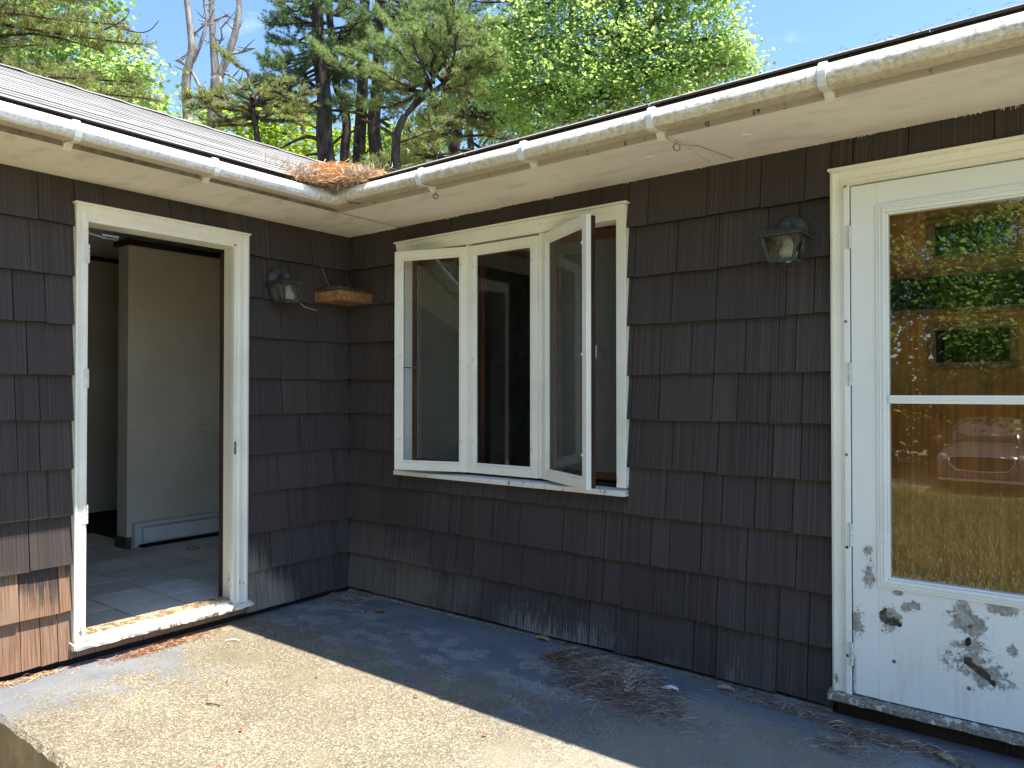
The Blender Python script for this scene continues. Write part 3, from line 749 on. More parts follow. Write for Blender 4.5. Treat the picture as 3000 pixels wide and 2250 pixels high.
# sill: sloped weathered nose board
sl_ = MB(); k = 40; sr = random.Random(4); prs = []
for i in range(k+1):
    y = AY0-.012+(AY1-AY0+.024)*i/k; j = lambda: sr.uniform(-.003, .003)
    prs.append([(-.02, y, .112), (.03, y, .108+j()*.3), (.075+j(), y, .103+j()*.4), (.086+j(), y, .094+j()), (.084+j(), y, .080+j()), (.06, y, .076), (-.02, y, .076)])
for r_ in prs: sl_.v += r_
for i in range(k):
    for j in range(7): sl_.f.append((i*7+j, i*7+(j+1) % 7, (i+1)*7+(j+1) % 7, (i+1)*7+j))
sl_.f += [tuple(range(7)), tuple(range(k*7, k*7+7))]
sl_.obj('door_sill', MT['trimbad'], df)
MB().box(-.125, -.0205, -1.619, -.813, .09, .116).obj('threshold', mat_paint('threshold_paint', (.50, .40, .26), .5, (.26, .18, .10)), df, bevel=.006)

# ---- interior of the left wing
MB().box(-3.6, -.125, -4.2, 2.4, -.1, .092).obj('floor', MT['grout'], house)
flo = [o for o in house.children if o.name == 'floor'][0]
T = .2955
for i in range(12):
    for j in range(9):
        x1 = -.135-i*T; y0 = -1.865+j*T-.001
        if x1-T < -3.5: continue
        if i*T > 2.6 or (x1 < -1.9 and y0 > -.5): continue
        MB().box(x1-T+.005, x1-.005, y0+.005, y0+T-.005, .0925, .1+rnd.uniform(-.0006, .0006)).obj('floor_tile', MT['tile'], flo)
iw = MB().box(-2.08, -1.922, -.517, 2.39, .0925, 2.39).obj('partition_wall', MT['inwall'], house)
MB().box(-2.11, -1.892, -.545, 2.39, 2.391, 2.432).obj('partition_cap', MT['darktrim'], iw)
MB().box(-2.09, -1.910, -.529, -.4885, .0925, .185).obj('baseboard', MT['brownbase'], iw)
MB().box(-3.56, -3.468, -4.2, 2.4, .0, 2.62).obj('interior_wall', MT['inwall'], house)
MB().box(-3.467, -3.445, -4.2, 2.4, .0925, .17).obj('baseboard', MT['darktrim'], house)
MB().box(-3.467, -3.440, -4.2, 2.4, 2.50, 2.535).obj('crown_strip', MT['darktrim'], house)
MB().box(-3.6, -.12, -4.3, -4.2, .0, 2.62).box(-3.6, -.12, 2.4, 2.5, 0, 2.62).obj('interior_wall', MT['inwall'], house)
MB().box(-3.6, -.121, -4.2, 2.4, 2.56, 2.6).obj('interior_ceiling', MT['ceiling'], house)

# baseboard heater
hx = -1.92
ht = thing('baseboard_heater', 'long low white metal baseboard heater on the partition inside the open doorway', 'heater', (hx, -.48, .1))
h = MB().extrude([(0, .02), (0, .19), (.045, .19), (.06, .18), (.06, .165), (.012, .165), (.012, .02)], lambda a, b, t: (a+.001, t, b), [0, 1.9]).obj('back_plate', MT['heater'], ht)
MB().extrude([(.050, .035), (.063, .04), (.063, .148), (.056, .152), (.050, .148)], lambda a, b, t: (a, t, b), [.055, 1.9]).obj('front_cover', MT['heater'], ht)
MB().box(.001, .058, -.004, .0, .02, .19).obj('end_bracket', MT['heater'], ht)
MB().box(.002, .055, .051, 1.9, .001, .017).obj('dark_gap', MT['black'], ht)
for (x, y) in ((-1.55, -.20), (-1.20, .10)):
    o = MB().torus((x, y, .1012), .045, .003, n=24, m=6).obj('floor_ring', MT['ruststeel'])
    tag(o, 'dark ring stain on tiles %s the heater' % ('close in front of' if x < -1.4 else 'farther out from'), 'ring mark')

# ---- dark room behind the right wing
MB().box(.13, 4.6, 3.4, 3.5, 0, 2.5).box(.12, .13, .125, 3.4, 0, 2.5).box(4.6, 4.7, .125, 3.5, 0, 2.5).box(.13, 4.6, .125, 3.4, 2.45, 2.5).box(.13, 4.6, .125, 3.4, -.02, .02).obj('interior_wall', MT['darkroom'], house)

# ---- casement window
wf = MB()
wf.box(WX0, WX0+.048, -.040, .12, WZ0+.034, WZ1-.07)                                  # left jamb
wf.box(WX1-.052, WX1, -.040, .12, WZ0+.034, WZ1-.07)
wf.box(WX0, WX1, -.040, .12, WZ1-.07, WZ1-.002)
wf = wf.obj('window_frame', MT['trimwin'], house, bevel=.003)
MB().box(WX0-.012, WX1+.012, -.056, -.018, WZ1-.001, WZ1+.010).obj('head_cap', MT['trimwin'], wf, bevel=.003)
MB().box(WX0+.002, WX1-.002, -.048, -.0405, WZ1-.030, WZ1-.002).obj('head_moulding', MT['trimwin'], wf, bevel=.003)
MB().hexa([(WX0-.004, -.060, WZ0-.004), (WX1+.004, -.060, WZ0-.004), (WX1+.004, .12, WZ0), (WX0-.004, .12, WZ0), (WX0-.004, -.060, WZ0+.022), (WX1+.004, -.060, WZ0+.022), (WX1+.004, .12, WZ0+.042), (WX0-.004, .12, WZ0+.042)]).obj('window_sill', mat_paint('peeling_window_sill', (.80, .80, .76), .60, (.40, .32, .20)), wf, bevel=.003)
for a, b in ((1.0365, 1.0485), (1.5285, 1.5680)):
    MB().box(a, b, -.030 if b-a < .02 else -.018, .118, WZ0+.043, WZ1-.071).obj('mullion', MT['trimwin'], wf, bevel=.002)
# brown inner frame and insect screens
for a, b in ((.5335, 1.036), (1.0488, 1.528), (1.5685, 1.9975)):
    m = MB().box(a, a+.036, .045, .075, .84, 2.09).box(b-.036, b, .045, .075, .84, 2.09).box(a+.036, b-.036, .045, .075, .84, .875).box(a+.036, b-.036, .045, .075, 2.045, 2.09)
    m.obj('inner_frame', MT['brownwood'], wf, bevel=.002)
for a, b in ((.5705, .998), (1.605, 1.961)):
    MB().add([(a, .055, .876), (b, .055, .876), (b, .055, 2.044), (a, .055, 2.044)], [(0, 1, 2, 3)]).obj('insect_screen', MT['screen'], wf)
    MB().box(a, a+.012, .050, .060, .876, 2.044).box(b-.012, b, .050, .060, .876, 2.044).obj('screen_frame', MT['steel'], wf)

def sash(hx, rz, wdt, sgn, label):
    """one casement leaf, hinged at hx; extends sgn*wdt"""
    h0, h1 = .828, 2.092
    o = MB(); st = .042
    def X(a, b): return (min(sgn*a, sgn*b), max(sgn*a, sgn*b))
    o.box(*X(0, st), -.030, -.004, h0, h1).box(*X(wdt-st, wdt), -.030, -.004, h0, h1)
    o.box(*X(st, wdt-st), -.030, -.004, h0, h0+.044).box(*X(st, wdt-st), -.030, -.004, h1-.044, h1)
    o = o.obj('casement_sash', MT['trimwin'], house, bevel=.0025); o.location = (hx, 0, 0); o.rotation_euler = (0, 0, rz); o['label'] = label
    b = st; t = .012
    MB().box(*X(b, b+t), -.024, -.012, h0+.044, h1-.044).box(*X(wdt-b-t, wdt-b), -.024, -.012, h0+.044, h1-.044).box(*X(b+t, wdt-b-t), -.024, -.012, h0+.044, h0+.056).box(*X(b+t, wdt-b-t), -.024, -.012, h1-.056, h1-.044).obj('glazing_bead', MT['trimwin'], o, bevel=.002)
    MB().add([(sgn*(b+t), -.014, h0+.056), (sgn*(wdt-b-t), -.014, h0+.056), (sgn*(wdt-b-t), -.014, h1-.056), (sgn*(b+t), -.014, h1-.056)], [(0, 1, 2, 3)]).obj('window_pane', MT['glass'], o)
    ib = .010
    MB().box(*X(ib, st-.002), -.0038, .018, h0+.006, h1-.006).box(*X(wdt-st+.002, wdt-.0005), -.0038, .018, h0+.006, h1-.006).box(*X(st-.002, wdt-st+.002), -.0038, .018, h0+.006, h0+.042).box(*X(st-.002, wdt-st+.002), -.0038, .018, h1-.042, h1-.006).obj('inner_sash', MT['darkedge'], o)
    for a in (st*.72, wdt-st*.72):
        for z in (1.98, 1.46, .99):
            MB().lathe([(.0085, 0), (.0085, .004), (.005, .007)], 10, Matrix.Translation((sgn*(a-.006 if a > .2 else a+.006), -.030, z+rnd.uniform(-.02, .02))) @ Matrix.Rotation(math.pi/2, 4, 'X')).obj('glazing_clip', MT['whitemetal'], o)
    return o
sL = sash(1.0355, math.radians(17.4), .462, -1, 'left casement leaf swung slightly outward')
sM = sash(1.0495, 0, .478, 1, 'closed middle casement leaf'); sM.location.y = .003
sR = sash(1.5690, math.radians(-29.7), .480, 1, 'right casement leaf swung wide open')
MB().tube([(.47, .02, 1.46), (.36, .10, 1.46), (.25, .20, 1.463)], .004, 6).box(.462, .480, .0185, .024, 1.43, 1.49).obj('sash_stay', MT['steel'], sR)
MB().tube([(-.44, .02, 1.42), (-.40, .08, 1.42), (-.37, .13, 1.42)], .004, 6).obj('sash_stay', MT['steel'], sL)

# ---- storm door and wood door behind it
dc = MB().box(DX0, DX0+.0705, -.0155, .12, .10, DZ1-.008).box(DX1-.0705, DX1, -.0155, .12, .10, DZ1-.008).box(DX0+.071, DX1-.071, -.015, .12, DZ1-.079, DZ1-.008).obj('storm_door_frame', MT['trim'], house, bevel=.002)
casing('B', DX0, DX1, .10, DZ1-.008, .062, .062, .066, MT['trim'], dc, .016)
MB().box(DX0-.008, DX1+.008, -.052, -.014, DZ1-.008, DZ1+.002).obj('drip_cap', MT['trim'], dc, bevel=.002)
MB().box(DX0+.050, DX0+.0725, -.050, -.020, .10, 2.083).obj('hinge_rail', MT['enamel'], dc, bevel=.003)
for zc in (1.88, 1.345, .72, .26):
    hb = MB()
    for k in range(4): hb.tube([(DX0+.0735, -.052, zc-.045+.0225*k), (DX0+.0735, -.052, zc-.045+.0225*k+.0205)], .0055, 8)
    hb.box(DX0+.058, DX0+.072, -.0525, -.0505, zc-.045, zc+.045).obj('hinge', MT['whitemetal'], dc)
for z in (2.03, 1.50, .98, .62, .20):
    MB().lathe([(.006, 0), (.006, .002), (.003, .003)], 10, Matrix.Translation((DX0+.058, -.0505, z+.05)) @ Matrix.Rotation(math.pi/2, 4, 'X')).obj('screw', MT['ruststeel'] if z < .7 else MT['steel'], dc)
SX0, SX1 = 3.047, 3.835
GX0, GX1, GZ0, GZ1 = 3.180, 3.702, .585, 1.948
sd = MB().box(SX0, GX0-.042, -.048, -.012, .108, 2.076).box(GX1+.042, SX1, -.048, -.012, .108, 2.076).box(GX0-.042, GX1+.042, -.048, -.012, GZ1+.040, 2.076).obj('storm_door', MT['panel'], house, bevel=.003)
sd['label'] = 'white storm door with peeling rusted lower panel'
# lower panel as a fine sheet with real holes rotted through
def hole(x, z):
    k = noise.fractal((x*55, z*55, 3.7), .8, 2.1, 4)*.010
    def ell(cx, cz, rx, rz): return math.hypot((x-cx)/rx, (z-cz)/rz)
    a = ell(3.165+k, .425+k, .030, .024); b = ell(3.195, .405+k, .022, .014); bite = ell(3.178, .442, .014, .020)
    if (min(a, b) < 1 and bite > 1 and z > .396): return True
    # crescent running down to the right
    t = (x-3.385)/.125
    if 0 <= t <= 1:
        zc = .335-.085*t**1.3+k*.7; th = .014+.012*math.sin(math.pi*t)+k*.6
        if abs(z-zc) < th*.62 and t > .25: return True
    return ell(3.428+k*.4, .385, .010, .016) < 1
px, pz = MB(), {}
x0, x1, z0, z1 = GX0-.042, GX1+.042, .108, GZ0-.042; st = .0036
nxp, nzp = int((x1-x0)/st), int((z1-z0)/st)
for j in range(nzp+1):
    for i in range(nxp+1):
        x = x0+(x1-x0)*i/nxp; z = z0+(z1-z0)*j/nzp
        px.v.append((x, -.0475-.0015*noise.noise((x*6, z*6, 1)), z))
for j in range(nzp):
    for i in range(nxp):
        x = x0+(x1-x0)*(i+.5)/nxp; z = z0+(z1-z0)*(j+.5)/nzp
        if not hole(x, z): a = j*(nxp+1)+i; px.f.append((a, a+1, a+nxp+2, a+nxp+1))
lp = px.obj('lower_panel', MT['panel'], sd, fix=False)
lp['label'] = 'rust-eaten lower panel with holes'
MB().box(x0, x1, -.030, -.013, z0, z1).obj('panel_core', simple('crumbling_core', (.17, .155, .13), .95, .5, 60, bump=.8), sd)
def ring(x0, x1, z0, z1, steps, mat, nm, par):
    """picture-frame moulding made of nested steps (inset, thickness)"""
    m = MB()
    for (i0, i1, ya, yb) in steps:
        a, b, c, d = x0+i0, x1-i0, z0+i0, z1-i0; e = i1-i0
        m.box(a, a+e, ya, yb, c, d).box(b-e, b, ya, yb, c, d).box(a+e, b-e, ya, yb, c, c+e).box(a+e, b-e, ya, yb, d-e, d)
    return m.obj(nm, mat, par, bevel=.002)
ring(GX0-.043, GX1+.043, GZ0-.053, GZ1+.043, [(0, .010, -.055, -.012), (.0102, .016, -.059, -.012), (.0162, .022, -.057, -.012), (.0222, .035, -.060, -.012), (.0352, .0425, -.050, -.012)], MT['enamel'], 'glazing_frame', sd)
MB().box(GX0, GX1, -.058, -.020, 1.231, 1.262).box(GX0, GX1, -.062, -.0582, 1.243, 1.250).obj('meeting_rail', MT['enamel'], sd, bevel=.002)
for a, b in ((1.2625, GZ1+.003), (GZ0-.008, 1.2305)):
    MB().add([(GX0-.004, -.034, a), (GX1+.004, -.034, a), (GX1+.004, -.034, b), (GX0-.004, -.034, b)], [(0, 1, 2, 3)]).obj('glass_pane', MT['doorglass'], sd)
# weathered sill below
ws = MB(); k = 40; prs = []
for i in range(k+1):
    x = DX0-.012+(DX1-DX0+.024)*i/k; j = lambda: sr.uniform(-.0025, .0025)
    prs.append([(x, 0, .104), (x, -.045, .102+j()*.4), (x, -.078+j(), .092+j()), (x, -.080+j(), .074+j()), (x, -.06, .066+j()), (x, 0, .066)])
for r_ in prs: ws.v += r_
for i in range(k):
    for j in range(6): ws.f.append((i*6+j, i*6+(j+1) % 6, (i+1)*6+(j+1) % 6, (i+1)*6+j))
ws.f += [tuple(range(6)), tuple(range(k*6, k*6+6))]
ws.obj('door_sill', MT['greysill'], dc)
MB().box(DX0+.01, DX1-.01, -.012, .0, .002, .065).obj('kick_board', MT['darkedge'], dc)
# wood door
wd = house
wdoor = MB()
wy0, wy1 = .05, .09
openings = [(3.320, 3.555, 1.788, 1.902), (3.155, 3.72, 1.588, 1.712), (3.320, 3.553, 1.385, 1.507)]
zc = .11
for a, b, c, d in sorted(openings, key=lambda q: q[2]):
    wdoor.box(3.03, 3.85, wy0, wy1, zc, c); wdoor.box(3.03, a, wy0, wy1, c, d); wdoor.box(b, 3.85, wy0, wy1, c, d); zc = d
wdoor.box(3.03, 3.85, wy0, wy1, zc, 2.09)
wdoor = wdoor.obj('wood_door', MT['plydoor'], house); wdoor['label'] = 'orange-brown plywood door with three small panes behind the storm glass'
for a, b, c, d in openings:
    e = .025
    for (p, q) in (((a-e, b+e, c-e, c), 0), ((a-e, b+e, d, d+e), 0), ((a-e, a, c, d), 1), ((b, b+e, c, d), 1)):
        MB().box(p[0], p[1], wy0-.016, wy0-.001, p[2], p[3]).obj('moulding', MT['moulding'], wdoor, bevel=.004)
    MB().add([(a, wy0+.012, c), (b, wy0+.012, c), (b, wy0+.012, d), (a, wy0+.012, d)], [(0, 1, 2, 3)]).obj('door_pane', MT['darkglass'], wdoor)
    xm = (a+b)/2
    for (sx, sz) in ((xm, c-e/2), (xm, d+e/2), (a-e/2, (c+d)/2), (b+e/2, (c+d)/2)):
        MB().torus((sx, wy0-.0165, sz), .0032, .001, Matrix.Rotation(math.pi/2, 4, 'X'), 10, 5).obj('screw_ring', MT['chrome'], wdoor)

# ================================================================== LANTERNS
def lantern(label, loc, rz, grp):
    """wall lantern in a frame with the wall at y=0, facing -y, z=0 at the hood rim"""
    t = thing('wall_lantern', label, 'lantern', loc, rz, grp)
    mm = MT['lampmetal']; cy = -.118
    MB().lathe([(.068, 0), (.068, .006), (.064, .017), (.053, .029), (.036, .038), (.012, .043)], 28, Matrix.Translation((.0, -.024, .026)) @ Matrix.Rotation(math.pi/2, 4, 'X')).obj('backplate', mm, t, smooth=True)
    MB().tube([(0, -.05, .020), (0, -.075, .035), (0, cy, .036)], [.024, .024, .022], 14).lathe([(.024, .012), (.024, .044), (.018, .050), (.008, .052), (.008, .058)], 16, Matrix.Translation((0, cy, 0))).obj('arm', mm, t, smooth=False)
    # flared square hood
    hd = MB()
    def sq(r, z): return [(-r, cy-r, z), (r, cy-r, z), (r, cy+r, z), (-r, cy+r, z)]
    rings = [sq(.036, .018), sq(.052, .013), sq(.081, -.005), sq(.089, -.012), sq(.088, -.016), sq(.079, -.011), sq(.050, .007), sq(.034, .012)]
    for r_ in rings: hd.v += r_
    for i in range(len(rings)-1):
        for j in range(4): hd.f.append((i*4+j, i*4+(j+1) % 4, (i+1)*4+(j+1) % 4, (i+1)*4+j))
    hd.f += [(3, 2, 1, 0), tuple(28+j for j in range(4))]
    hd.obj('hood', mm, t)
    MB().tube([(.072, cy-.02, .004), (.090, cy-.02, .004)], .009, 12).obj('scroll', mm, t)
    ta, tb, za, zb = .069, .046, -.014, -.112
    cg = MB()
    for sx, sy in ((-1, -1), (1, -1), (1, 1), (-1, 1)):
        w_ = .006
        p = []
        for (r_, z) in ((tb, zb), (ta, za)):
            p += [(sx*r_-w_, cy+sy*r_-w_, z), (sx*r_+w_, cy+sy*r_-w_, z), (sx*r_+w_, cy+sy*r_+w_, z), (sx*r_-w_, cy+sy*r_+w_, z)]
        cg.hexa(p)
    for r_, z, hh in ((tb, zb-.006, .014), (ta, za-.006, .010)):
        for (x0, x1, y0, y1) in ((-r_, r_, cy-r_-.006, cy-r_+.006), (-r_, r_, cy+r_-.006, cy+r_+.006)): cg.box(x0, x1, y0, y1, z, z+hh)
        for sx in (-1, 1): cg.box(sx*r_-.006, sx*r_+.006, cy-r_+.0065, cy+r_-.0065, z+.0005, z+hh-.0005)
    cg.obj('cage', mm, t)
    for k in range(4):
        R = Matrix.Rotation(k*math.pi/2, 4, 'Z')
        q = [R @ Vector(v) for v in ((-ta+.005, -ta, za), (ta-.005, -ta, za), (tb-.004, -tb, zb), (-tb+.004, -tb, zb))]
        MB().add([(v.x, v.y+cy, v.z) for v in q], [(0, 1, 2, 3)]).obj('glass_pane', MT['lampglass'], t)
    MB().lathe([(.012, -.016), (.016, -.03), (.020, -.045), (.031, -.062), (.036, -.080), (.031, -.098), (.016, -.110), (.003, -.114)], 16, Matrix.Translation((.012, cy, 0))).obj('bulb', MT['bulb'], t, smooth=True)
    MB().box(-tb+.006, tb-.006, cy-tb+.006, cy-tb+.016, zb-.004, zb-.001).obj('base_lip', mm, t)
    return t
lantern('weathered black wall lantern between the casement window and the white storm door', (2.818, -.002, 1.908), 0, 'wall lanterns')
lantern('weathered black wall lantern in the corner between the open doorway and the nest tray', (.002, -.560, 1.912), math.pi/2, 'wall lanterns')

# ================================================================== NEST TRAY
tr_ = thing('corner_tray', 'small square raw wood tray fixed in the corner under the eaves holding a nest', 'tray', (.02, -.02, 1.83))
tx, ty, thh = .235, -.268, .058
MB().box(0, tx, ty, 0, 0, .008).obj('base', MT['osb'], tr_)
MB().box(0, tx, ty-.0005, ty+.010, .0085, thh).obj('side', MT['osb'], tr_); MB().box(tx-.010, tx+.0005, ty+.0105, 0, .0085, thh).obj('side', MT['osb'], tr_)
MB().box(0, .010, ty+.0105, 0, .0085, thh+.004).obj('side', MT['osb'], tr_); MB().box(.0105, tx-.0105, -.010, 0, .0085, thh+.004).obj('side', MT['osb'], tr_)

def strands(rng, n, posf, length, width, curl=.25, flat=.5, dirf=None):
    """n thin bent strips; returns vertices and triangles"""
    V, F = [], []
    for i in range(n):
        p = np.array(posf()); L = length*rng.uniform(.5, 1.2)
        if dirf: d = np.array(dirf(p))
        else:
            a = rng.uniform(0, 2*math.pi); d = np.array((math.cos(a), math.sin(a), rng.normal(0, flat)))
        d = d/np.linalg.norm(d)
        s = np.cross(d, (0, 0, 1.)); s = s/(np.linalg.norm(s)+1e-9); q = np.cross(s, d)
        ang = rng.uniform(0, math.pi); wv = (s*math.cos(ang)+q*math.sin(ang))*width*.5
        b = (s*rng.normal(0, curl)+q*rng.normal(0, curl))*L
        p0, p1, p2 = p-d*L*.5, p+b*.5, p+d*L*.5
        o = len(V); V += [p0, p1-wv, p1+wv, p2]; F += [(o, o+1, o+2), (o+1, o+3, o+2)]
    return np.array(V), np.array(F)
rng = np.random.default_rng(5)
nest = thing('bird_nest', 'straggly straw bird nest heaped in the wooden corner tray', 'nest', (.14, -.15, 1.845))
mb = MB()
for i in range(9):
    for j in range(9):
        a, b = i/8-.5, j/8-.5; r_ = math.hypot(a, b); mb.v.append((a*.20, b*.225, .030+.030*math.exp(-((r_-.28)/.15)**2)+.012*noise.noise((a*9, b*9, 1))))
for i in range(8):
    for j in range(8): k = i*9+j; mb.f.append((k, k+9, k+10, k+1))
mb.obj('nest_bowl', MT['duff'], nest, fix=False)
V, F = strands(rng, 620, lambda: (rng.uniform(-.11, .10), rng.uniform(-.125, .13), .045+abs(rng.normal(0, .018))), .09, .0022, .2, .28)
V2, F2 = strands(rng, 60, lambda: (.105+rng.uniform(0, .012), rng.uniform(.0, .13), .03+rng.normal(0, .015)), .09, .002, .25, .6)
np_obj('straw', np.vstack([V, V2]), np.vstack([F, F2+len(V)]), MT['straw'], nest)['kind'] = 'stuff'
tag(MB().tube([(.02, -.155, 1.90), (.03, -.215, 2.0), (.022, -.262, 2.10)], .0016, 5).obj('dry_stalk', MT['chip']), 'thin dry stalk standing up from the nest tray against the dark corner', 'stalk')
tag(MB().tube([(.135, -.475, 1.80), (.11, -.43, 1.782), (.09, -.36, 1.777), (.06, -.30, 1.777)], .003, 6).obj('dry_stalk', MT['chip']), 'pale dry stalk hanging from the bottom of the corner lantern', 'stalk')

# ---- screw eyes and wire in the soffit
def screw_eye(label, x, y, z, r, mat, rz):
    t = thing('screw_eye', label, 'hook', (x, y, z), rz)
    MB().tube([(0, 0, .0), (0, 0, -.016)], .0026, 8).obj('shank', mat, t)
    MB().torus((0, 0, -.016-r), r, .0027, Matrix.Rotation(math.pi/2, 4, 'X'), 22, 8).obj('eye', mat, t, smooth=True)
screw_eye('grey steel screw eye in the right soffit with a thin wire tied to it', 2.486, -.409, H, .0135, MT['steel'], .7)
screw_eye('rusty screw eye hanging below the gutter bracket left of the window', 1.214, -.462, H, .0115, MT['ruststeel'], .7)
tag(MB().tube([(2.452, -.495, 2.29), (2.486, -.409, 2.262), (2.53, -.30, 2.276), (2.58, -.05, 2.278)], .0011, 5).obj('thin_wire', MT['steel']), 'thin wire running from the steel screw eye across the soffit', 'wire')

# ================================================================== NEEDLE LITTER
def mound(name, cx, cy, rx, ry, h, mat, parent, seed=0, z0=.001):
    m = MB(); n, k = 28, 8
    m.v.append((cx, cy, z0+h))
    for i in range(1, k+1):
        for j in range(n):
            a = 2*math.pi*j/n; e = 1+.28*noise.noise((math.cos(a)*1.7+seed, math.sin(a)*1.7, seed)); r_ = i/k
            x, y = cx+rx*e*r_*math.cos(a), cy+ry*e*r_*math.sin(a)
            m.v.append((x, y, z0+max(0, h*(1-r_**1.7)*(1+.5*noise.noise((x*14, y*14, seed)))) if i < k else z0-.002))
    for j in range(n): m.f.append((0, 1+j, 1+(j+1) % n))
    for i in range(k-1):
        for j in range(n): a = 1+i*n; m.f.append((a+j, a+n+j, a+n+(j+1) % n, a+(j+1) % n))
    return m.obj(name, mat, parent, smooth=True)
def pile(label, cx, cy, rx, ry, h, n, mats, length=.11, width=.0024, seed=0, group=None, base=True, rot=0):
    t = thing('needle_pile', label, 'needle pile', (cx, cy, 0), rot, group); r_ = np.random.default_rng(100+seed)
    if base and h > .02: mound('litter_bed', 0, 0, rx*.72, ry*.72, h, MT['duff'], t, seed)
    for mname, cnt, sc in mats:
        hubs = [(r_.uniform(-.75, .75), r_.uniform(-.75, .75), r_.uniform(.16, .5)) for _ in range(7)]
        def pf():
            if sc == 0 and r_.random() < .55: x, y = rx*r_.normal(0, .42), ry*r_.normal(0, .42)
            elif sc == 0: u_, v_, w_ = hubs[r_.integers(7)]; x, y = rx*(u_+r_.normal(0, w_)), ry*(v_+r_.normal(0, w_))
            else: a = r_.uniform(0, 2*math.pi); q = r_.normal(.95, .28); x, y = rx*q*math.cos(a), ry*q*math.sin(a)
            e = max(0, 1-(x/rx)**2-(y/ry)**2)
            return (x, y, .003+h*e*r_.uniform(.6, 1.25))
        V, F = strands(r_, cnt, pf, length, width, .16, .10); V[:, 2] = np.maximum(V[:, 2], .0012)
        np_obj('needles', V, F, MT[mname], t)['kind'] = 'stuff'
    return t
pile('large heap of brown dead pine needles on the patio below the long wall', 2.13, -.285, .30, .17, .06, 0, [('needleB', 4600, 0), ('needleB', 1100, 1), ('needleR', 420, 1)], seed=1, rot=-.35)
pile('small grey-brown needle heap against the wall foot left of the big heap', 1.84, -.11, .13, .07, .03, 0, [('needleB', 900, 0)], .09, seed=2)
pile('little rusty red clump of pine needles left of the big heap', 1.77, -.215, .085, .04, .014, 0, [('needleR', 130, 0), ('needleB', 60, 0)], .08, seed=3)
pile('flat brown needle litter in the inner corner of the patio', .16, -.13, .17, .14, .008, 0, [('needleB', 1100, 0)], .08, seed=4)
pile('strip of needles along the wall foot left of the storm door sill', 2.78, -.10, .24, .04, .006, 0, [('needleB', 480, 0)], .11, seed=5, base=False)
pile('needle litter under the storm door sill', 3.18, -.15, .26, .06, .008, 0, [('needleB', 700, 0), ('needleR', 120, 0)], .11, seed=6, base=False)
pile('orange pine needle litter under the open doorway sill', .11, -1.28, .05, .34, .006, 0, [('needleR', 420, 0), ('needleO', 200, 0)], .07, seed=7, base=False)
pile('orange needles along the foot of the left shingles', .05, -1.86, .03, .22, .005, 0, [('needleO', 200, 0), ('needleB', 120, 0)], .07, seed=8, base=False)
pile('dark needle tuft around the wood chip near the storm door', 3.06, -.30, .10, .06, .008, 0, [('needleB', 420, 0)], .08, seed=9)
# loose needles over the whole patio
r_ = np.random.default_rng(77)
V, F = strands(r_, 240, lambda: (r_.uniform(.05, 3.4), -abs(r_.normal(0, .75))-.03, .0016), .08, .0017, .2, .01); V[:, 2] = np.maximum(V[:, 2], .001)
o = np_obj('loose_needles', V, F, MT['needleB']); tag(o, 'scattered single brown pine needles lying all over the patio', 'pine needles', kind='stuff')

# heap on the roof valley, spilling over the gutter corner
hp = thing('needle_pile', 'big bright orange heap of dead pine needles in the roof valley over the gutter corner', 'needle pile', (.42, -.42, 2.39))
r_ = np.random.default_rng(31)
mound('litter_bed', -.04, .04, .43, .40, .15, MT['duffO'], hp, 4, -.02)
def ph():
    a = r_.uniform(0, 2*math.pi); q = math.sqrt(r_.uniform(0, 1)); x, y = .50*q*math.cos(a), .46*q*math.sin(a)
    return (x-.03, y+.03, .17*(1-q**1.7)+r_.uniform(-.01, .03)-.025)
V, F = strands(r_, 7500, ph, .10, .0036, .3, .55)
np_obj('needles', V, F, MT['needleO'], hp)['kind'] = 'stuff'
def pg():
    t_ = r_.normal(0, .13); a = r_.uniform(0, .15)
    x, y = (.165+a*.3, -.165-a*.3)
    if t_ > 0: x += t_
    else: y += t_
    return (x+r_.uniform(-.06, .04), y+r_.uniform(-.04, .06), .035-r_.uniform(0, .085)*(1-min(1, abs(t_)*3)))
V, F = strands(r_, 2200, pg, .085, .0036, .3, .5, lambda p: (r_.normal(0, .6)+.3, r_.normal(0, .6)-.3, -1.+r_.normal(0, .6)))
np_obj('faded_needles', V, F, MT['needleG'], hp)['kind'] = 'stuff'
# thin scatter of needles along the roof edge and gutter
V, F = strands(r_, 260, lambda: (r_.uniform(.7, 3.8), -.55+r_.normal(0, .02), 2.396+abs(r_.normal(0, .003))), .04, .002, .2, .12)
o = np_obj('loose_needles', V, F, MT['needleG']); tag(o, 'thin pale needles caught along the roof edge above the right gutter', 'pine needles', kind='stuff')

# pine cone
pc = thing('pine_cone', 'grey weathered pine cone lying on the big needle heap', 'pine cone', (2.27, -.42, .078))
ax = Vector((-.3, .62, .72)).normalized(); s1 = ax.cross(Vector((0, 0, 1))).normalized(); s2 = s1.cross(ax)
MB().tube([ax*-.04, ax*0., ax*.05], [.010, .014, .004], 8).obj('core', MT['cone'], pc)
for i in range(44):
    t_ = i/44; a = i*2.39996; p = ax*(-.045+.1*t_); R = .022*math.sin(math.pi*(.18+.76*t_))+.004
    d = s1*math.cos(a)+s2*math.sin(a); tip = p+d*R+ax*.006; sc = .0095*(1-.4*t_)+.002; side = d.cross(ax)
    MB().add([p+d*.008, tip-side*sc, tip+ax*.008+d*.002, tip+side*sc, tip-ax*.006-d*.003, tip+d*.006], [(0, 1, 2), (0, 2, 3), (0, 4, 1), (0, 3, 4), (1, 5, 2), (2, 5, 3), (3, 5, 4), (4, 5, 1)]).obj('scale', MT['cone'], pc)

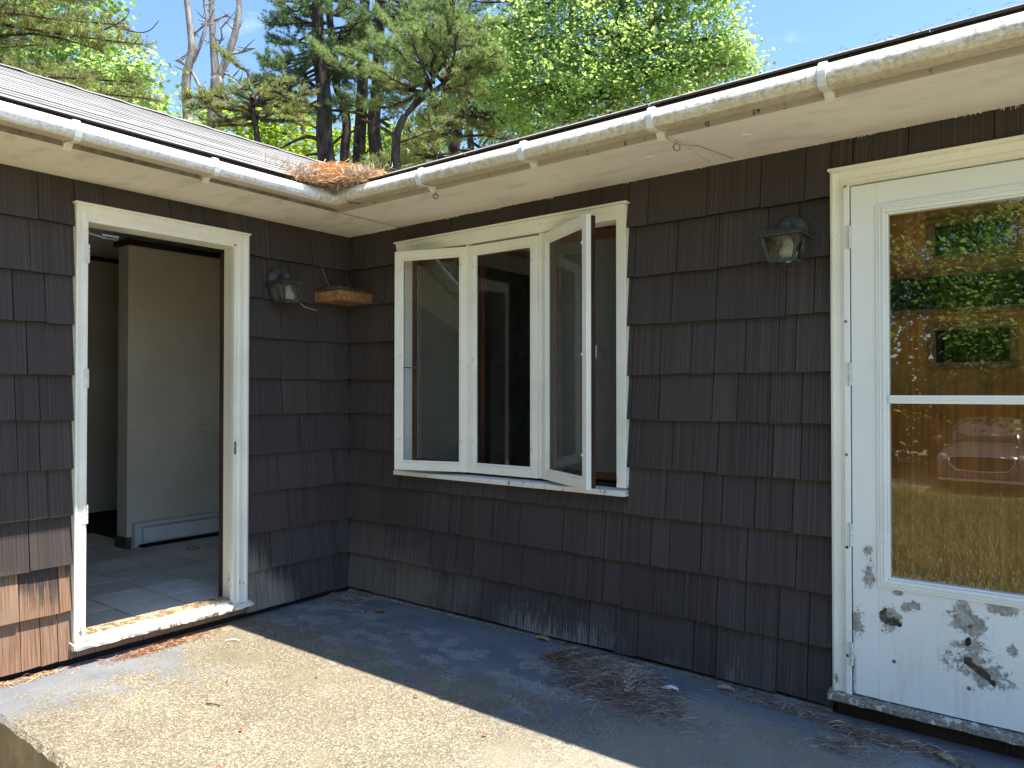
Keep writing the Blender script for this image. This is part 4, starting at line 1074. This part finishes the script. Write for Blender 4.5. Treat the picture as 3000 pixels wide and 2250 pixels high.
def leaf(label, name, cat, x, y, L, wd, a, mat, curl=.006, z=.003):
    m = MB(); n = 6; ca, sa = math.cos(a), math.sin(a)
    for i in range(n+1):
        t_ = i/n; hw = wd*math.sin(math.pi*min(1, .08+t_*.9))**.8
        for s, zz in ((-1, curl), (0, 0), (1, curl*1.4)):
            u_, v_ = (t_-.5)*L, s*hw*(1+.15*math.sin(i*2.3)); m.v.append((x+u_*ca-v_*sa, y+u_*sa+v_*ca, z+zz*abs(s)+.006*math.sin(t_*math.pi)))
    for i in range(n):
        for j in range(2): k = i*3+j; m.f.append((k, k+1, k+4, k+3))
    return tag(m.obj(name, mat, fix=False), label, cat)
leaf('yellowish dry leaf on the blue paint near the inner corner', 'dry_leaf', 'leaf', .464, -.274, .055, .013, -.9, MT['leafY'])
leaf('curled rust-brown leaf on the blue paint right of the yellowish leaf', 'dry_leaf', 'leaf', .54, -.215, .07, .018, .35, MT['leafB'])
leaf('pale curled leaf against the foot of the long wall', 'dry_leaf', 'leaf', 1.56, -.03, .08, .016, .05, MT['leafY'], .01)
leaf('brown leaf at the wall foot halfway to the storm door', 'dry_leaf', 'leaf', 2.55, -.08, .07, .014, .2, MT['chip'], .012)
leaf('grey-brown leaf under the storm door sill', 'dry_leaf', 'leaf', 3.38, -.20, .07, .014, -.5, MT['chip'], .012)
leaf('white paint flake at the right side of the big needle heap', 'paint_flake', 'paint flake', 2.36, -.22, .07, .015, .5, MT['paper'], .008)
tag(MB().hexa([(2.99, -.265, .006), (3.0, -.28, .006), (3.125, -.275, .006), (3.11, -.262, .006), (3.0, -.268, .016), (3.005, -.277, .016), (3.115, -.273, .012), (3.105, -.265, .012)]).obj('wood_chip', MT['chip'], bevel=.003), 'splinter of grey wood lying on the needle tuft by the storm door', 'wood chip')
for i, (x, y) in enumerate([(1.25, -1.55), (1.44, -1.75), (.78, -1.32), (1.55, -.93), (2.0, -1.02), (1.05, -1.05)]):
    leaf(['tiny red petal in the sun left of the short dark twig', 'tiny red petal lowest on the sunlit concrete', 'tiny red petal on the concrete nearest the doorway', 'tiny red petal on the sunlit side of the shadow edge', 'tiny red petal farthest right near the shadow edge', 'tiny red petal midway between twig and shadow edge'][i], 'red_petal', 'petal', x, y, .02, .006, i*1.1, MT['petal'], .003)['group'] = 'red petals on the patio'
tag(MB().tube([(.92, -1.50, .004), (.95, -1.49, .007), (.985, -1.475, .004)], .0022, 6).obj('dark_twig', MT['barkP']), 'short dark twig on the sunlit concrete', 'twig')
tag(MB().tube([(.28, -1.03, .004), (.31, -1.0, .010), (.34, -.985, .004)], .003, 6).obj('pale_twig', MT['paper']), 'short pale twig on the concrete before the doorway', 'twig')

# ================================================================== TREES
def np_tubes(paths, n=6):
    m = MB()
    for p, r in paths: m.tube(p, r, n, cap=False)
    return m
def smooth_path(P, k=4):
    P = [Vector(p) for p in P]; out = []
    for i in range(len(P)-1):
        p0, p1, p2, p3 = P[max(i-1, 0)], P[i], P[i+1], P[min(i+2, len(P)-1)]
        for j in range(k):
            t = j/k; out.append(.5*((2*p1)+(p2-p0)*t+(2*p0-5*p1+4*p2-p3)*t*t+(3*p1-p0-3*p2+p3)*t**3))
    return out+[P[-1]]
def taper(path, r0, r1): n = len(path); return [r0+(r1-r0)*i/(n-1) for i in range(n)]

def leaves_np(rng, centers, outs, per, sigma, size):
    n = len(centers)*per
    P = np.repeat(centers, per, 0)+rng.normal(0, 1, (n, 3))*np.array([sigma, sigma, sigma*.62])
    O = np.repeat(outs, per, 0)
    N = O*.35+rng.normal(0, .55, (n, 3))+np.array([0.05, -.05, .75]); N /= np.linalg.norm(N, axis=1, keepdims=True)
    A = rng.normal(0, 1, (n, 3))+O*.6-np.array([0, 0, .5]); A -= N*(A*N).sum(1, keepdims=True); A /= np.linalg.norm(A, axis=1, keepdims=True)
    B = np.cross(N, A); L = size*rng.uniform(.6, 1.25, (n, 1))
    V = np.empty((n, 4, 3)); V[:, 0] = P; V[:, 1] = P+A*L*.5+B*L*.42+N*L*.10; V[:, 2] = P+A*L; V[:, 3] = P+A*L*.5-B*L*.42+N*L*.10
    I = np.arange(n)[:, None]*4
    return V.reshape(-1, 3), np.vstack([I+np.array([0, 1, 2]), I+np.array([0, 2, 3])])

def broadleaf(name, label, trunk, r0, lumps, ncl, per, size, lmat, seed, group=None, bark='barkM', sigma=.3):
    """trunk = world path; lumps = (centre, rx, ry, rz)"""
    rg = np.random.default_rng(seed); t = thing(name, label, 'tree', trunk[0], 0, group); base = Vector(trunk[0])
    C, O, paths = [], [], []
    tp = smooth_path([Vector(p)-base for p in trunk]); paths.append((tp, taper(tp, r0, r0*.35)))
    for (c, rx, ry, rz) in lumps:
        c = np.array(c)-np.array(base); k = max(8, int(ncl*rx*rz))
        d = rg.normal(0, 1, (k, 3)); d /= np.linalg.norm(d, axis=1, keepdims=True)
        q = rg.uniform(.35, 1.0, (k, 1))**.55*(1+.22*rg.normal(0, 1, (k, 1)).clip(-1, 1))
        C.append(c+d*q*np.array([rx, ry, rz])); O.append(d)
        # limb to the lump and twigs out to some clusters
        j = min(range(len(tp)), key=lambda i: abs(tp[i].z-(c[2]-rz*.9))); s = tp[j]
        mid = (s+Vector(c))*.5+Vector(rg.normal(0, .25, 3)); lp_ = smooth_path([s, mid, Vector(c)], 3); paths.append((lp_, taper(lp_, r0*.33, r0*.10)))
        for i in range(0, k, 5):
            e = Vector(C[-1][i]); st_ = lp_[int(rg.integers(2, len(lp_)))]; m_ = (st_+e)*.5+Vector(rg.normal(0, .15, 3)); paths.append(([st_, m_, e], [r0*.09, r0*.06, .006]))
    np_tubes(paths).obj('trunk', MT[bark], t, smooth=True, fix=False)
    V, F = leaves_np(rg, np.vstack(C), np.vstack(O), per, sigma, size)
    np_obj('crown', V, F, MT[lmat], t)
    return t

def needles_np(rng, P, D, k, L, wd):
    n = len(P)*k
    p = np.repeat(P, k, 0); d = np.repeat(D, k, 0)*.75+rng.normal(0, .62, (n, 3)); d /= np.linalg.norm(d, axis=1, keepdims=True)
    s = np.cross(d, rng.normal(0, 1, (n, 3))); s /= np.linalg.norm(s, axis=1, keepdims=True)
    l = L*rng.uniform(.65, 1.15, (n, 1)); V = np.empty((n, 3, 3)); V[:, 0] = p-s*wd*.5; V[:, 1] = p+s*wd*.5; V[:, 2] = p+d*l
    return V.reshape(-1, 3), np.arange(n*3).reshape(-1, 3)

def bough_pts(rng, path, width, dens, P, D, tw):
    """twigs to both sides of a bough, tufts along each; appends tuft positions/directions and twig tubes"""
    path = [Vector(p) for p in path]; ln = sum((b-a).length for a, b in zip(path, path[1:]))
    n = max(5, int(ln*dens))
    for i in range(n):
        t = .22+.78*rng.random()**.8; f = t*(len(path)-1); j = min(int(f), len(path)-2); q = path[j].lerp(path[j+1], f-j); d = (path[j+1]-path[j]).normalized()
        sd_ = d.cross(Vector((0, 0, 1)));
        if sd_.length < .1: sd_ = Vector((1, 0, 0))
        sd_.normalize(); sg = 1 if rng.random() < .5 else -1
        l = width*(1.15-.75*t)*rng.uniform(.6, 1.15)
        dr = (d*rng.uniform(.5, 1.1)+sd_*sg*rng.uniform(.4, 1.)+Vector((0, 0, rng.uniform(-.12, .45)))).normalized()
        e = q+dr*l+Vector((0, 0, .08*l)); tw.append(([q, q+dr*l*.5, e], [.016, .011, .005]))
        m = max(3, int(l/.08))
        for k in range(m):
            u = (k+1)/m
            if u < .25: continue
            P.append(q.lerp(e, u)+Vector(rng.normal(0, .035, 3))); D.append((dr+Vector((0, 0, .25))).normalized())

def pine(name, label, trunks, boughs, mat, seed, k=24, L=.17, wd=.013, group=None, bark='barkP', bare=(), dens=9, width=.8, sag=.25, rep=2, twr=.8):
    """trunks: (world path, r0, r1); boughs: (start, end[, width]); bare: limbs without needles"""
    rg = np.random.default_rng(seed); base = Vector(trunks[0][0][0]); t = thing(name, label, 'tree', base, 0, group)
    paths, P, D, tw = [], [], [], []
    for tr0, a, b in trunks:
        sp = smooth_path([Vector(p)-base for p in tr0]); paths.append((sp, taper(sp, a, b)))
    allb = []
    for bo in boughs:
        allb.append(bo)
        for i in range(rep-1):
            j = Vector(rg.normal(0, .45, 3)); allb.append((Vector(bo[0])+j*.4, Vector(bo[1])+j+Vector((0, 0, .1)))+tuple(bo[2:]))
    for bo in allb:
        s, e = Vector(bo[0])-base, Vector(bo[1])-base; wdt = bo[2] if len(bo) > 2 else width
        m1 = s.lerp(e, .35)+Vector((0, 0, -sag*(e-s).length*.28))+Vector(rg.normal(0, .12, 3)); m2 = s.lerp(e, .7)+Vector((0, 0, -sag*(e-s).length*.25))+Vector(rg.normal(0, .12, 3))
        sp = smooth_path([s, m1, m2, e], 3); paths.append((sp, taper(sp, .055, .012))); bough_pts(rg, sp, wdt, dens, P, D, tw)
    for bo in bare:
        sp = smooth_path([Vector(p)-base for p in bo[0]], 3); paths.append((sp, taper(sp, bo[1], bo[2])))
    m = MB()
    for p, r in paths: m.tube(p, r, 8, cap=False)
    for p, r in tw: m.tube(p, [q*twr for q in r], 4, cap=False)
    m.obj('trunk', MT[bark], t, smooth=True, fix=False)
    if P:
        V, F = needles_np(rg, np.array(P), np.array(D), k, L, wd); np_obj('crown', V, F, MT[mat], t)
    return t

def A(d, *pts): return [at(u, v, d+(e[0] if e else 0)) for u, v, *e in pts]
def root(path, gz=-.4):
    """continue a trunk that leaves the picture at the roof line down to the ground"""
    p = Vector(path[0]); q = Vector(path[1]); return [Vector((p.x+(p.x-q.x)*.15, p.y+(p.y-q.y)*.15, gz))]+[Vector(x) for x in path]

# far woods that close the gaps low down
rg = np.random.default_rng(50); C = []
for i in range(520):
    u = rg.uniform(-500, 2300); d = rg.uniform(36, 46); p = at(u, 800, d); C.append((p.x, p.y, rg.uniform(-.3, 8.0+2.5*noise.noise((u*.004, 2, 1)))))
C = np.array(C); V, F = leaves_np(rg, C, np.tile(np.array([[.4, -.6, .5]]), (len(C), 1)), 60, .9, .30)
o = np_obj('distant_woods', V, F, MT['woods']); tag(o, 'mass of green woodland behind the tree trunks', 'woods', kind='stuff')

def lump(u, v, d, r, ry=None, rz=None): p = at(u, v, d); return ((p.x, p.y, p.z), r, ry or r, rz or r*.85)
# left maples
broadleaf('maple_tree', 'leafy green maple behind the left end of the grey roof', root(A(20, (150, 620), (150, 400), (130, 200), (120, 0))), .22,
          [lump(-120, 120, 20, 1.5), lump(60, 60, 20.5, 1.5), lump(20, 250, 20, 1.5), lump(180, 190, 20, 1.4), lump(-40, -120, 20, 1.6), lump(170, 330, 20, 1.3), lump(230, 20, 21, 1.3), lump(-200, 300, 20, 1.6), lump(60, 400, 19.5, 1.3), lump(140, -150, 21, 1.6)], 26, 34, .17, 'maple', 1, sigma=.30)
broadleaf('maple_tree', 'rounded green maple between the left maple and the dead trunks', root(A(19, (400, 640), (395, 450), (385, 320), (380, 220))), .16,
          [lump(390, 250, 19, .95), lump(330, 180, 19.3, .9), lump(430, 360, 19, .8), lump(310, 320, 18.7, 1.1), lump(440, 430, 18.6, .9), lump(380, 420, 18.5, 1.0), lump(480, 480, 18.5, .9)], 34, 34, .15, 'maple2', 2, sigma=.24)
# lime understorey
broadleaf('maple_tree', 'bright yellow-green maple glowing behind the pine trunks', root(A(31, (900, 700), (900, 520), (890, 400), (880, 330))), .2,
          [lump(720, 420, 31, 1.6), lump(560, 460, 31, 1.6), lump(850, 400, 31.5, 1.6), lump(780, 340, 32, 1.4), lump(960, 470, 31, 1.7), lump(1080, 420, 31, 1.6), lump(640, 360, 32, 1.2), lump(1180, 470, 31, 1.5), lump(860, 510, 30, 1.5)], 17, 34, .20, 'lime', 3, sigma=.36)
broadleaf('maple_tree', 'green maple half hidden behind the leaning dark pine', root(A(28, (1380, 620), (1380, 450), (1370, 300), (1360, 180))), .2,
          [lump(1320, 330, 28, 1.4), lump(1430, 260, 28, 1.5), lump(1480, 380, 28, 1.5), lump(1380, 140, 28.5, 1.3), lump(1560, 300, 28, 1.5), lump(1240, 420, 28, 1.4), lump(1500, 150, 29, 1.4)], 22, 34, .18, 'maple', 4, sigma=.33)
# big maple on the right
broadleaf('maple_tree', 'large bright green maple rising above the right wing roof', root(A(19, (1780, 700), (1790, 450), (1800, 250), (1820, 60), (1840, -150))), .26,
          [lump(1560, 110, 19.4, 1.1), lump(1680, 40, 19.5, 1.2), lump(1640, 230, 19, 1.2), lump(1780, 150, 18.7, 1.3), lump(1900, 40, 19, 1.3), lump(1930, 190, 18.8, 1.2), lump(2040, 120, 19, 1.05), lump(2030, 0, 19, 1.05), lump(2130, 170, 19, .72), lump(2080, 210, 19, .85), lump(1760, 300, 18.8, 1.2), lump(1900, 300, 19, 1.1), lump(1580, 330, 19.3, 1.1), lump(1500, 260, 19.6, .9), lump(1740, -150, 19.5, 1.5), lump(1950, -160, 19.5, 1.4), lump(2060, -90, 19.2, .8), lump(1680, 380, 19, 1.0), lump(2190, 190, 19, .4), lump(2140, 95, 19, .45)], 56, 34, .115, 'maple2', 5, sigma=.23)

# dead trees
def dead(name, label, trunks, seed, n=16):
    rg = random.Random(seed); base = Vector(trunks[0][0][0]); t = thing(name, label, 'dead tree', base, 0, 'dead trees behind the roof'); m = MB()
    for p, a, b in trunks:
        sp = smooth_path([Vector(q)-base for q in p]); m.tube(sp, taper(sp, a, b), 9)
        for i in range(n if b > .03 else 3):
            j = rg.randrange(len(sp)//3, len(sp)-1); s = sp[j]; l = rg.uniform(.15, .7); sg = rg.choice((-1, 1))
            d = (rt*sg*rg.uniform(.5, 1)+fw*rg.uniform(-.5, .5)+Vector((0, 0, rg.uniform(-.1, .8)))).normalized()
            e1 = s+d*l*.5; e2 = e1+(d+Vector((rg.uniform(-.4, .4), rg.uniform(-.4, .4), rg.uniform(0, .5)))).normalized()*l*.5
            m.tube([s, e1, e2], [.028, .017, .006], 5, cap=False)
            if l > .6: m.tube([e1, e1+Vector((rg.uniform(-.2, .2), rg.uniform(-.2, .2), rg.uniform(.1, .35)))], [.011, .004], 4, cap=False)
    m.obj('trunk', MT['barkD'], t, smooth=True, fix=False); return t
dead('dead_tree', 'left bare grey dead tree with a single slender trunk', [(root(A(20, (548, 620), (552, 400), (545, 240), (562, 150), (555, 60), (545, -40), (560, -160))), .16, .06), (A(20, (565, 180), (590, 120), (605, 60), (598, 0), (610, -80)), .06, .02), (A(20, (586, 258), (562, 210), (540, 190), (512, 176)), .05, .015), (A(20, (568, 100), (610, 60), (630, 20)), .035, .012)], 1, 6)
dead('dead_tree', 'right bare grey dead tree forking into two thick pale limbs', [(root(A(20.5, (618, 640), (622, 400), (636, 255), (632, 230))), .20, .17), (A(20.5, (632, 235), (625, 130), (620, 40), (616, -120)), .12, .06), (A(20.5, (634, 240), (660, 180), (685, 110), (697, 50), (700, 0), (690, -120)), .12, .06), (A(20.5, (668, 160), (710, 152), (748, 140)), .05, .018), (A(20.5, (655, 212), (690, 232), (720, 260)), .035, .012), (A(20.5, (615, 70), (640, 55), (672, 40)), .05, .015), (A(20.5, (624, 150), (650, 110), (640, 60)), .04, .015)], 2, 6)

# pines
def B(d, *prs): return [(at(a, b, d+rnd.uniform(-.6, .6)), at(c, e, d+rnd.uniform(-1.6, 1.6)), *r) for a, b, c, e, *r in prs]
pine('pine_tree', 'tall pine with forked dark trunk beside the dead trees', [(root(A(25, (990, 620), (965, 520), (950, 400), (950, 290), (935, 160), (930, 30), (925, -120))), .36, .16), (A(25, (950, 240), (968, 180), (970, 90), (958, 0), (950, -100)), .15, .08)],
     B(25, (935, 20, 830, 10), (940, 60, 800, 50), (935, 80, 780, 120), (938, 110, 850, 130), (935, 160, 770, 190), (930, 200, 730, 250), (930, 230, 690, 262), (935, 150, 860, 230), (925, -20, 830, -60), (940, 30, 1020, 20), (950, 90, 1060, 50), (960, 130, 1040, 120), (945, 250, 830, 270), (950, 290, 870, 320), (955, 200, 1010, 230), (940, 10, 880, 40), (925, -60, 1010, -60), (940, 100, 900, 160), (925, 180, 800, 235)), 'pine', 11, dens=8, width=.85,
     bare=[(A(25, (938, 262), (905, 240), (885, 200)), .08, .05), (A(25, (945, 415), (900, 400), (850, 420), (805, 445)), .09, .02), (A(25, (935, 380), (900, 360), (880, 340)), .05, .01), (A(25.2, (945, 450), (900, 455), (865, 470)), .05, .015)])
pine('pine_tree', 'slim crooked pine right of the forked pine', [(root(A(26, (1010, 640), (1010, 450), (1016, 380), (1008, 310), (985, 250), (980, 150), (968, 60), (962, -100))), .20, .09)],
     B(26, (980, 120, 1050, 80), (975, 60, 900, 30), (1010, 300, 1060, 290), (985, 200, 1030, 170), (970, 0, 1060, -20)), 'pine', 12, bare=[(A(26, (1012, 390), (960, 440), (930, 520)), .05, .02), (A(26, (1014, 400), (1040, 380), (1075, 360)), .05, .02)])
pine('pine_tree', 'straight dark pine in the middle of the pine clump', [(root(A(27, (1050, 640), (1052, 450), (1060, 300), (1065, 130), (1072, -120))), .27, .17)],
     B(27, (1068, 30, 1180, -10), (1065, 80, 1160, 40), (1065, 100, 970, 130), (1062, 180, 1000, 215), (1062, 220, 1160, 240), (1060, 270, 990, 290), (1068, 40, 980, -10), (1060, 330, 1150, 330)), 'pine', 13, bare=[(A(26, (900, 318), (960, 322), (1040, 330), (1100, 345), (1140, 370)), .035, .07)])
pine('pine_tree', 'thick dark pine behind the sunlit pine boughs', [(root(A(26, (1130, 640), (1105, 470), (1095, 360), (1105, 250), (1112, 60), (1118, -120))), .28, .17)],
     B(26, (1112, 20, 1230, 20), (1112, 60, 1280, 70), (1110, 0, 1330, 10), (1112, -20, 1400, 40), (1105, 150, 1200, 160), (1100, 250, 1180, 300), (1112, -60, 1450, -20), (1112, 40, 1380, 90), (1105, 100, 1010, 130)), 'pine', 14, bare=[(A(26, (1110, 400), (1070, 450), (1040, 420)), .05, .02)], width=1.1)
pine('pine_tree', 'sunlit yellow-green pine with curved limb in the middle of the clump', [(root(A(18, (1150, 640), (1158, 500), (1162, 400), (1185, 340))), .15, .085), (A(18, (1185, 345), (1215, 300), (1270, 230), (1320, 140), (1340, 40)), .065, .02), (A(18, (1178, 350), (1240, 290), (1320, 225), (1420, 150)), .05, .015)],
     B(18, (1240, 270, 1010, 165), (1250, 260, 1060, 180), (1270, 230, 1115, 45), (1260, 240, 1130, 130), (1280, 210, 1190, 80), (1300, 190, 1240, 90), (1310, 170, 1320, 40), (1320, 150, 1370, 60), (1320, 150, 1410, 120), (1290, 220, 1390, 180), (1300, 240, 1450, 190), (1340, 200, 1440, 140), (1260, 250, 1200, 190), (1270, 240, 1170, 260), (1300, 250, 1400, 250), (1230, 290, 1120, 210), (1280, 200, 1270, 120), (1330, 100, 1300, 30), (1240, 290, 1290, 300)), 'pineL', 15, k=22, L=.13, wd=.010, dens=20, width=.68, sag=.05, twr=.6,
     bare=[(A(18, (1165, 420), (1220, 400), (1270, 380)), .03, .01), (A(18, (1160, 400), (1110, 370), (1060, 350)), .05, .03)])
pine('pine_tree', 'leaning pine with short dark trunk right of the sunlit pine', [(root(A(23, (1335, 640), (1330, 440), (1345, 330), (1362, 240), (1375, 120))), .24, .12), (A(23, (1355, 300), (1385, 270), (1410, 200)), .07, .03)],
     B(21.5, (1340, 380, 1190, 420), (1340, 400, 1470, 410), (1335, 430, 1170, 480), (1335, 440, 1520, 450), (1340, 360, 1250, 350), (1345, 340, 1440, 350), (1335, 450, 1260, 440), (1335, 470, 1400, 480), (1340, 390, 1300, 400), (1360, 250, 1450, 290), (1350, 320, 1530, 370), (1340, 460, 1100, 520)), 'pineO', 16, k=16, dens=12, width=.8, bare=[(A(22, (1340, 300), (1300, 283), (1240, 282)), .03, .02)])
pine('pine_tree', 'blue-green pine whose long boughs cross in front of the big maple', [(root(A(22, (1700, 700), (1690, 400), (1680, 200), (1680, -120))), .24, .12)],
     B(21, (1680, -20, 1400, 75), (1680, -30, 1480, 30), (1660, -10, 1560, 60), (1680, 0, 1800, 10), (1600, 10, 1480, 110), (1640, 0, 1450, 140), (1680, -80, 1500, -50)), 'pine', 17, dens=8, width=.7, sag=.1)
pine('pine_tree', 'pine at the left edge with long olive boughs over the maple', [(root(A(15.5, (-330, 900), (-330, 500), (-320, 200), (-320, -200))), .24, .14)],
     B(15.5, (-320, -60, 330, 70, .9), (-320, 0, 410, 130, .8), (-320, 60, 300, 150, .9), (-320, 100, 390, 240, .8), (-320, 20, 180, 60, .9), (-320, 150, 250, 230, .8), (-320, -120, 260, -10, .8), (-320, 120, 120, 130, .8), (-300, 160, 440, 290, .6), (-300, 200, 140, 200, .7)), 'pineO', 18, k=24, L=.12, wd=.008, dens=13, width=.8, sag=.12, rep=1, twr=.5,
     bare=[(A(15.5, (330, 75), (400, 95), (440, 88), (465, 60)), .018, .006), (A(15.5, (300, 90), (360, 60), (380, 30)), .016, .005)])
pine('pine_tree', 'young olive pine spreading low in front of the dead trunks', [(root(A(18.5, (760, 680), (755, 420), (740, 330), (735, 285))), .12, .04)],
     B(18.5, (745, 330, 545, 285), (745, 320, 600, 300), (742, 310, 870, 300), (740, 300, 920, 330), (738, 300, 660, 270), (738, 295, 810, 270), (745, 335, 560, 320), (748, 340, 850, 335), (740, 290, 720, 262)), 'pineO', 19, k=16, L=.13, wd=.011, dens=14, width=.55, sag=.02)

# ---- trees and shrubs on the far side of the lawn, seen mirrored in the storm door glass
rgb = random.Random(9)
spots = [(-4.5, -21, 11.5), (.2, -23, 12), (4.6, -20.5, 11), (9.5, -23, 12), (-10.5, -20, 11), (2.4, -27, 13.5), (14.5, -20, 11)]
lab = ['leafy maple across the lawn left of the parked car', 'tall leafy maple across the lawn behind the parked car', 'leafy maple across the lawn right of the parked car', 'leafy maple far right across the lawn', 'leafy maple far left across the lawn', 'tallest maple deep in the woods across the lawn', 'leafy maple at the right end across the lawn']
for i, (x, y, hh) in enumerate(spots):
    gz = ground_z(x, y); lm = []
    for k in range(14):
        a = rgb.uniform(0, 6.28); q = rgb.uniform(.3, 1)*2.3; z = gz+hh*rgb.uniform(.14, 1.0); lm.append(((x+q*math.cos(a), y+q*math.sin(a), z), rgb.uniform(1.2, 1.8), rgb.uniform(1.2, 1.8), rgb.uniform(1., 1.4)))
    broadleaf('maple_tree', lab[i], [Vector((x, y, gz-.1)), Vector((x+.1, y, gz+hh*.4)), Vector((x-.1, y+.1, gz+hh*.8))], .22, lm, 22, 36, .17, 'maple', 60+i, sigma=.42)
for i, (x, y, hh) in enumerate([(-.6, -13.2, 2.2), (4.4, -12.8, 2.0)]):
    gz = ground_z(x, y)
    t = broadleaf('leafy_shrub', ['leafy shrub on the lawn left of the parked car', 'leafy shrub on the lawn right of the parked car'][i], [Vector((x, y, gz-.05)), Vector((x, y, gz+hh*.6))], .07,
              [((x+rgb.uniform(-.6, .6), y+rgb.uniform(-.5, .5), gz+hh*rgb.uniform(.3, 1)), .7, .7, .55) for k in range(6)], 34, 26, .15, 'maple2', 80+i, sigma=.22); t['category'] = 'shrub'
# dark woods behind them
C = [(rgb.uniform(-26, 30), rgb.uniform(-40, -30), rgb.uniform(-1.5, 15)) for i in range(760)]
C += [(rgb.uniform(-26, 30), rgb.uniform(-34, -27), rgb.uniform(-1.6, 4.5)) for i in range(520)]
C = np.array(C); V, F = leaves_np(np.random.default_rng(4), C, np.tile(np.array([[0, .6, .4]]), (len(C), 1)), 40, 1.0, .42)
tag(np_obj('distant_woods', V, F, MT['woods']), 'dense dark woodland edge across the lawn behind the parked car', 'woods', kind='stuff')

# tall dry grass on the lawn
rg = np.random.default_rng(8); n = 46000
x = rg.uniform(-3.5, 7.5, n); y = -3.9-rg.random(n)**1.2*11.2; h_ = rg.uniform(.12, .42, n)*np.clip((-y-3.5)/2.2, .35, 1)
keep = ~((x > .9) & (x < 3.1) & (y < -14.4)); x, y, h_ = x[keep], y[keep], h_[keep]; n = len(x)
z = -.36-.046*np.maximum(0, -2.1-y); P = np.stack([x, y, z-.02], 1); a = rg.uniform(0, 6.28, n); s = np.stack([np.cos(a), np.sin(a), 0*a], 1)*.005
ln = np.stack([rg.normal(0, .42, n), rg.normal(0, .42, n), np.ones(n)], 1)*h_[:, None]; md = P+ln*.55; tip = P+ln+np.stack([ln[:, 0]*.9, ln[:, 1]*.9, -h_*.10], 1)
V = np.stack([P-s, P+s, md+s*.7, md-s*.7, tip], 1).reshape(-1, 3); I = np.arange(n)[:, None]*5
F = np.vstack([I+np.array([0, 1, 2]), I+np.array([0, 2, 3]), I+np.array([3, 2, 4])])
tag(np_obj('tall_grass', V, F, MT['grass']), 'tall dry yellow-green grass on the lawn in front of the patio', 'grass', kind='stuff')

# ---- parked car, front towards the house
cx, cyc = 2.0, -16.2; gz = ground_z(cx, cyc)
car = thing('parked_car', 'dark hatchback parked nose-on across the lawn, mirrored in the storm door glass', 'car', (cx, cyc, gz)); car.scale = (1.03, 1.03, 1.14)
def loft(secs):
    m = MB(); n = len(secs[0])
    for s in secs: m.v += s
    for i in range(len(secs)-1):
        for j in range(n): m.f.append((i*n+j, i*n+(j+1) % n, (i+1)*n+(j+1) % n, (i+1)*n+j))
    m.f += [tuple(range(n))[::-1], tuple(range((len(secs)-1)*n, len(secs)*n))]; return m
def sec(y, w0, z0, z1, n=24, p=3.2):
    r_ = []
    for j in range(n):
        a = 2*math.pi*j/n; c, s_ = math.cos(a), math.sin(a)
        r_.append((w0*math.copysign(abs(c)**(2/p), c), y, (z0+z1)/2+(z1-z0)/2*math.copysign(abs(s_)**(2/p), s_)))
    return r_
loft([sec(.02, .62, .32, .62), sec(-.06, .78, .25, .78), sec(-.25, .87, .22, .90), sec(-.9, .90, .22, .98), sec(-1.5, .90, .22, 1.02), sec(-3.4, .90, .22, 1.0), sec(-4.1, .86, .25, .98), sec(-4.25, .74, .35, .85)]).obj('body', MT['carpaint'], car, smooth=True)
loft([sec(-.95, .66, .90, .99, p=4), sec(-1.35, .70, .90, 1.30, p=4), sec(-1.75, .69, .90, 1.48, p=4), sec(-3.0, .68, .90, 1.50, p=4), sec(-3.8, .66, .90, 1.34, p=4), sec(-4.1, .60, .90, 1.02, p=4)]).obj('cabin', MT['carpaint'], car, smooth=True)
MB().add([(-.60, -.97, 1.03), (.60, -.97, 1.03), (.52, -1.66, 1.44), (-.52, -1.66, 1.44)], [(0, 1, 2, 3)]).obj('windscreen', MT['carglass'], car)
gp = [(-.60, .04, .74), (-.58, .055, .60), (-.46, .07, .49), (0, .085, .475), (.46, .07, .49), (.58, .055, .60), (.60, .04, .74), (.30, .06, .765), (-.30, .06, .765), (-.60, .04, .74)]
MB().tube(gp, .014, 8).obj('grille_surround', MT['chrome'], car, smooth=True)
MB().add([(x, y-.012, z) for x, y, z in gp[:9]], [tuple(range(9))]).obj('grille', MT['grille'], car)
MB().torus((0, .09, .66), .085, .010, Matrix.Diagonal((1, 1, .5, 1)) @ Matrix.Rotation(math.pi/2, 4, 'X'), 22, 6).obj('badge', MT['chrome'], car)
for sx in (-1, 1):
    MB().lathe([(.13, 0), (.12, .05), (.06, .09)], 16, Matrix.Translation((sx*.73, -.09, .70)) @ Matrix.Diagonal((.85, 1, .9, 1)) @ Matrix.Rotation(-math.pi/2, 4, 'X')).obj('headlight', MT['lens'], car, smooth=True)
    MB().lathe([(.02, -.05), (.09, -.03), (.11, 0), (.09, .04), (.03, .06)], 14, Matrix.Translation((sx*.98, -1.3, 1.02)) @ Matrix.Diagonal((1, .6, .75, 1)) @ Matrix.Rotation(math.pi/2, 4, 'X')).obj('mirror', MT['carpaint'], car, smooth=True)
    for yy in (-.85, -3.35):
        wh = MB().lathe([(.20, -.10), (.31, -.10), (.33, -.06), (.33, .06), (.31, .10), (.20, .10)], 28, Matrix.Translation((sx*.78, yy, .33)) @ Matrix.Rotation(math.pi/2, 4, 'Y')).obj('wheel', MT['rubber'], car, smooth=False)
        MB().lathe([(.20, -.085), (.20, .085), (.06, .105)], 20, Matrix.Translation((sx*.78, yy, .33)) @ Matrix.Rotation(sx*math.pi/2, 4, 'Y')).obj('rim', MT['chrome'], wh)
MB().box(-.80, .80, .0, .07, .27, .33).obj('bumper_strip', MT['chrome'], car, bevel=.02)
MB().box(.10, .24, -1.1, -1.09, 1.13, 1.17).obj('windscreen_sticker', MT['paper'], car)
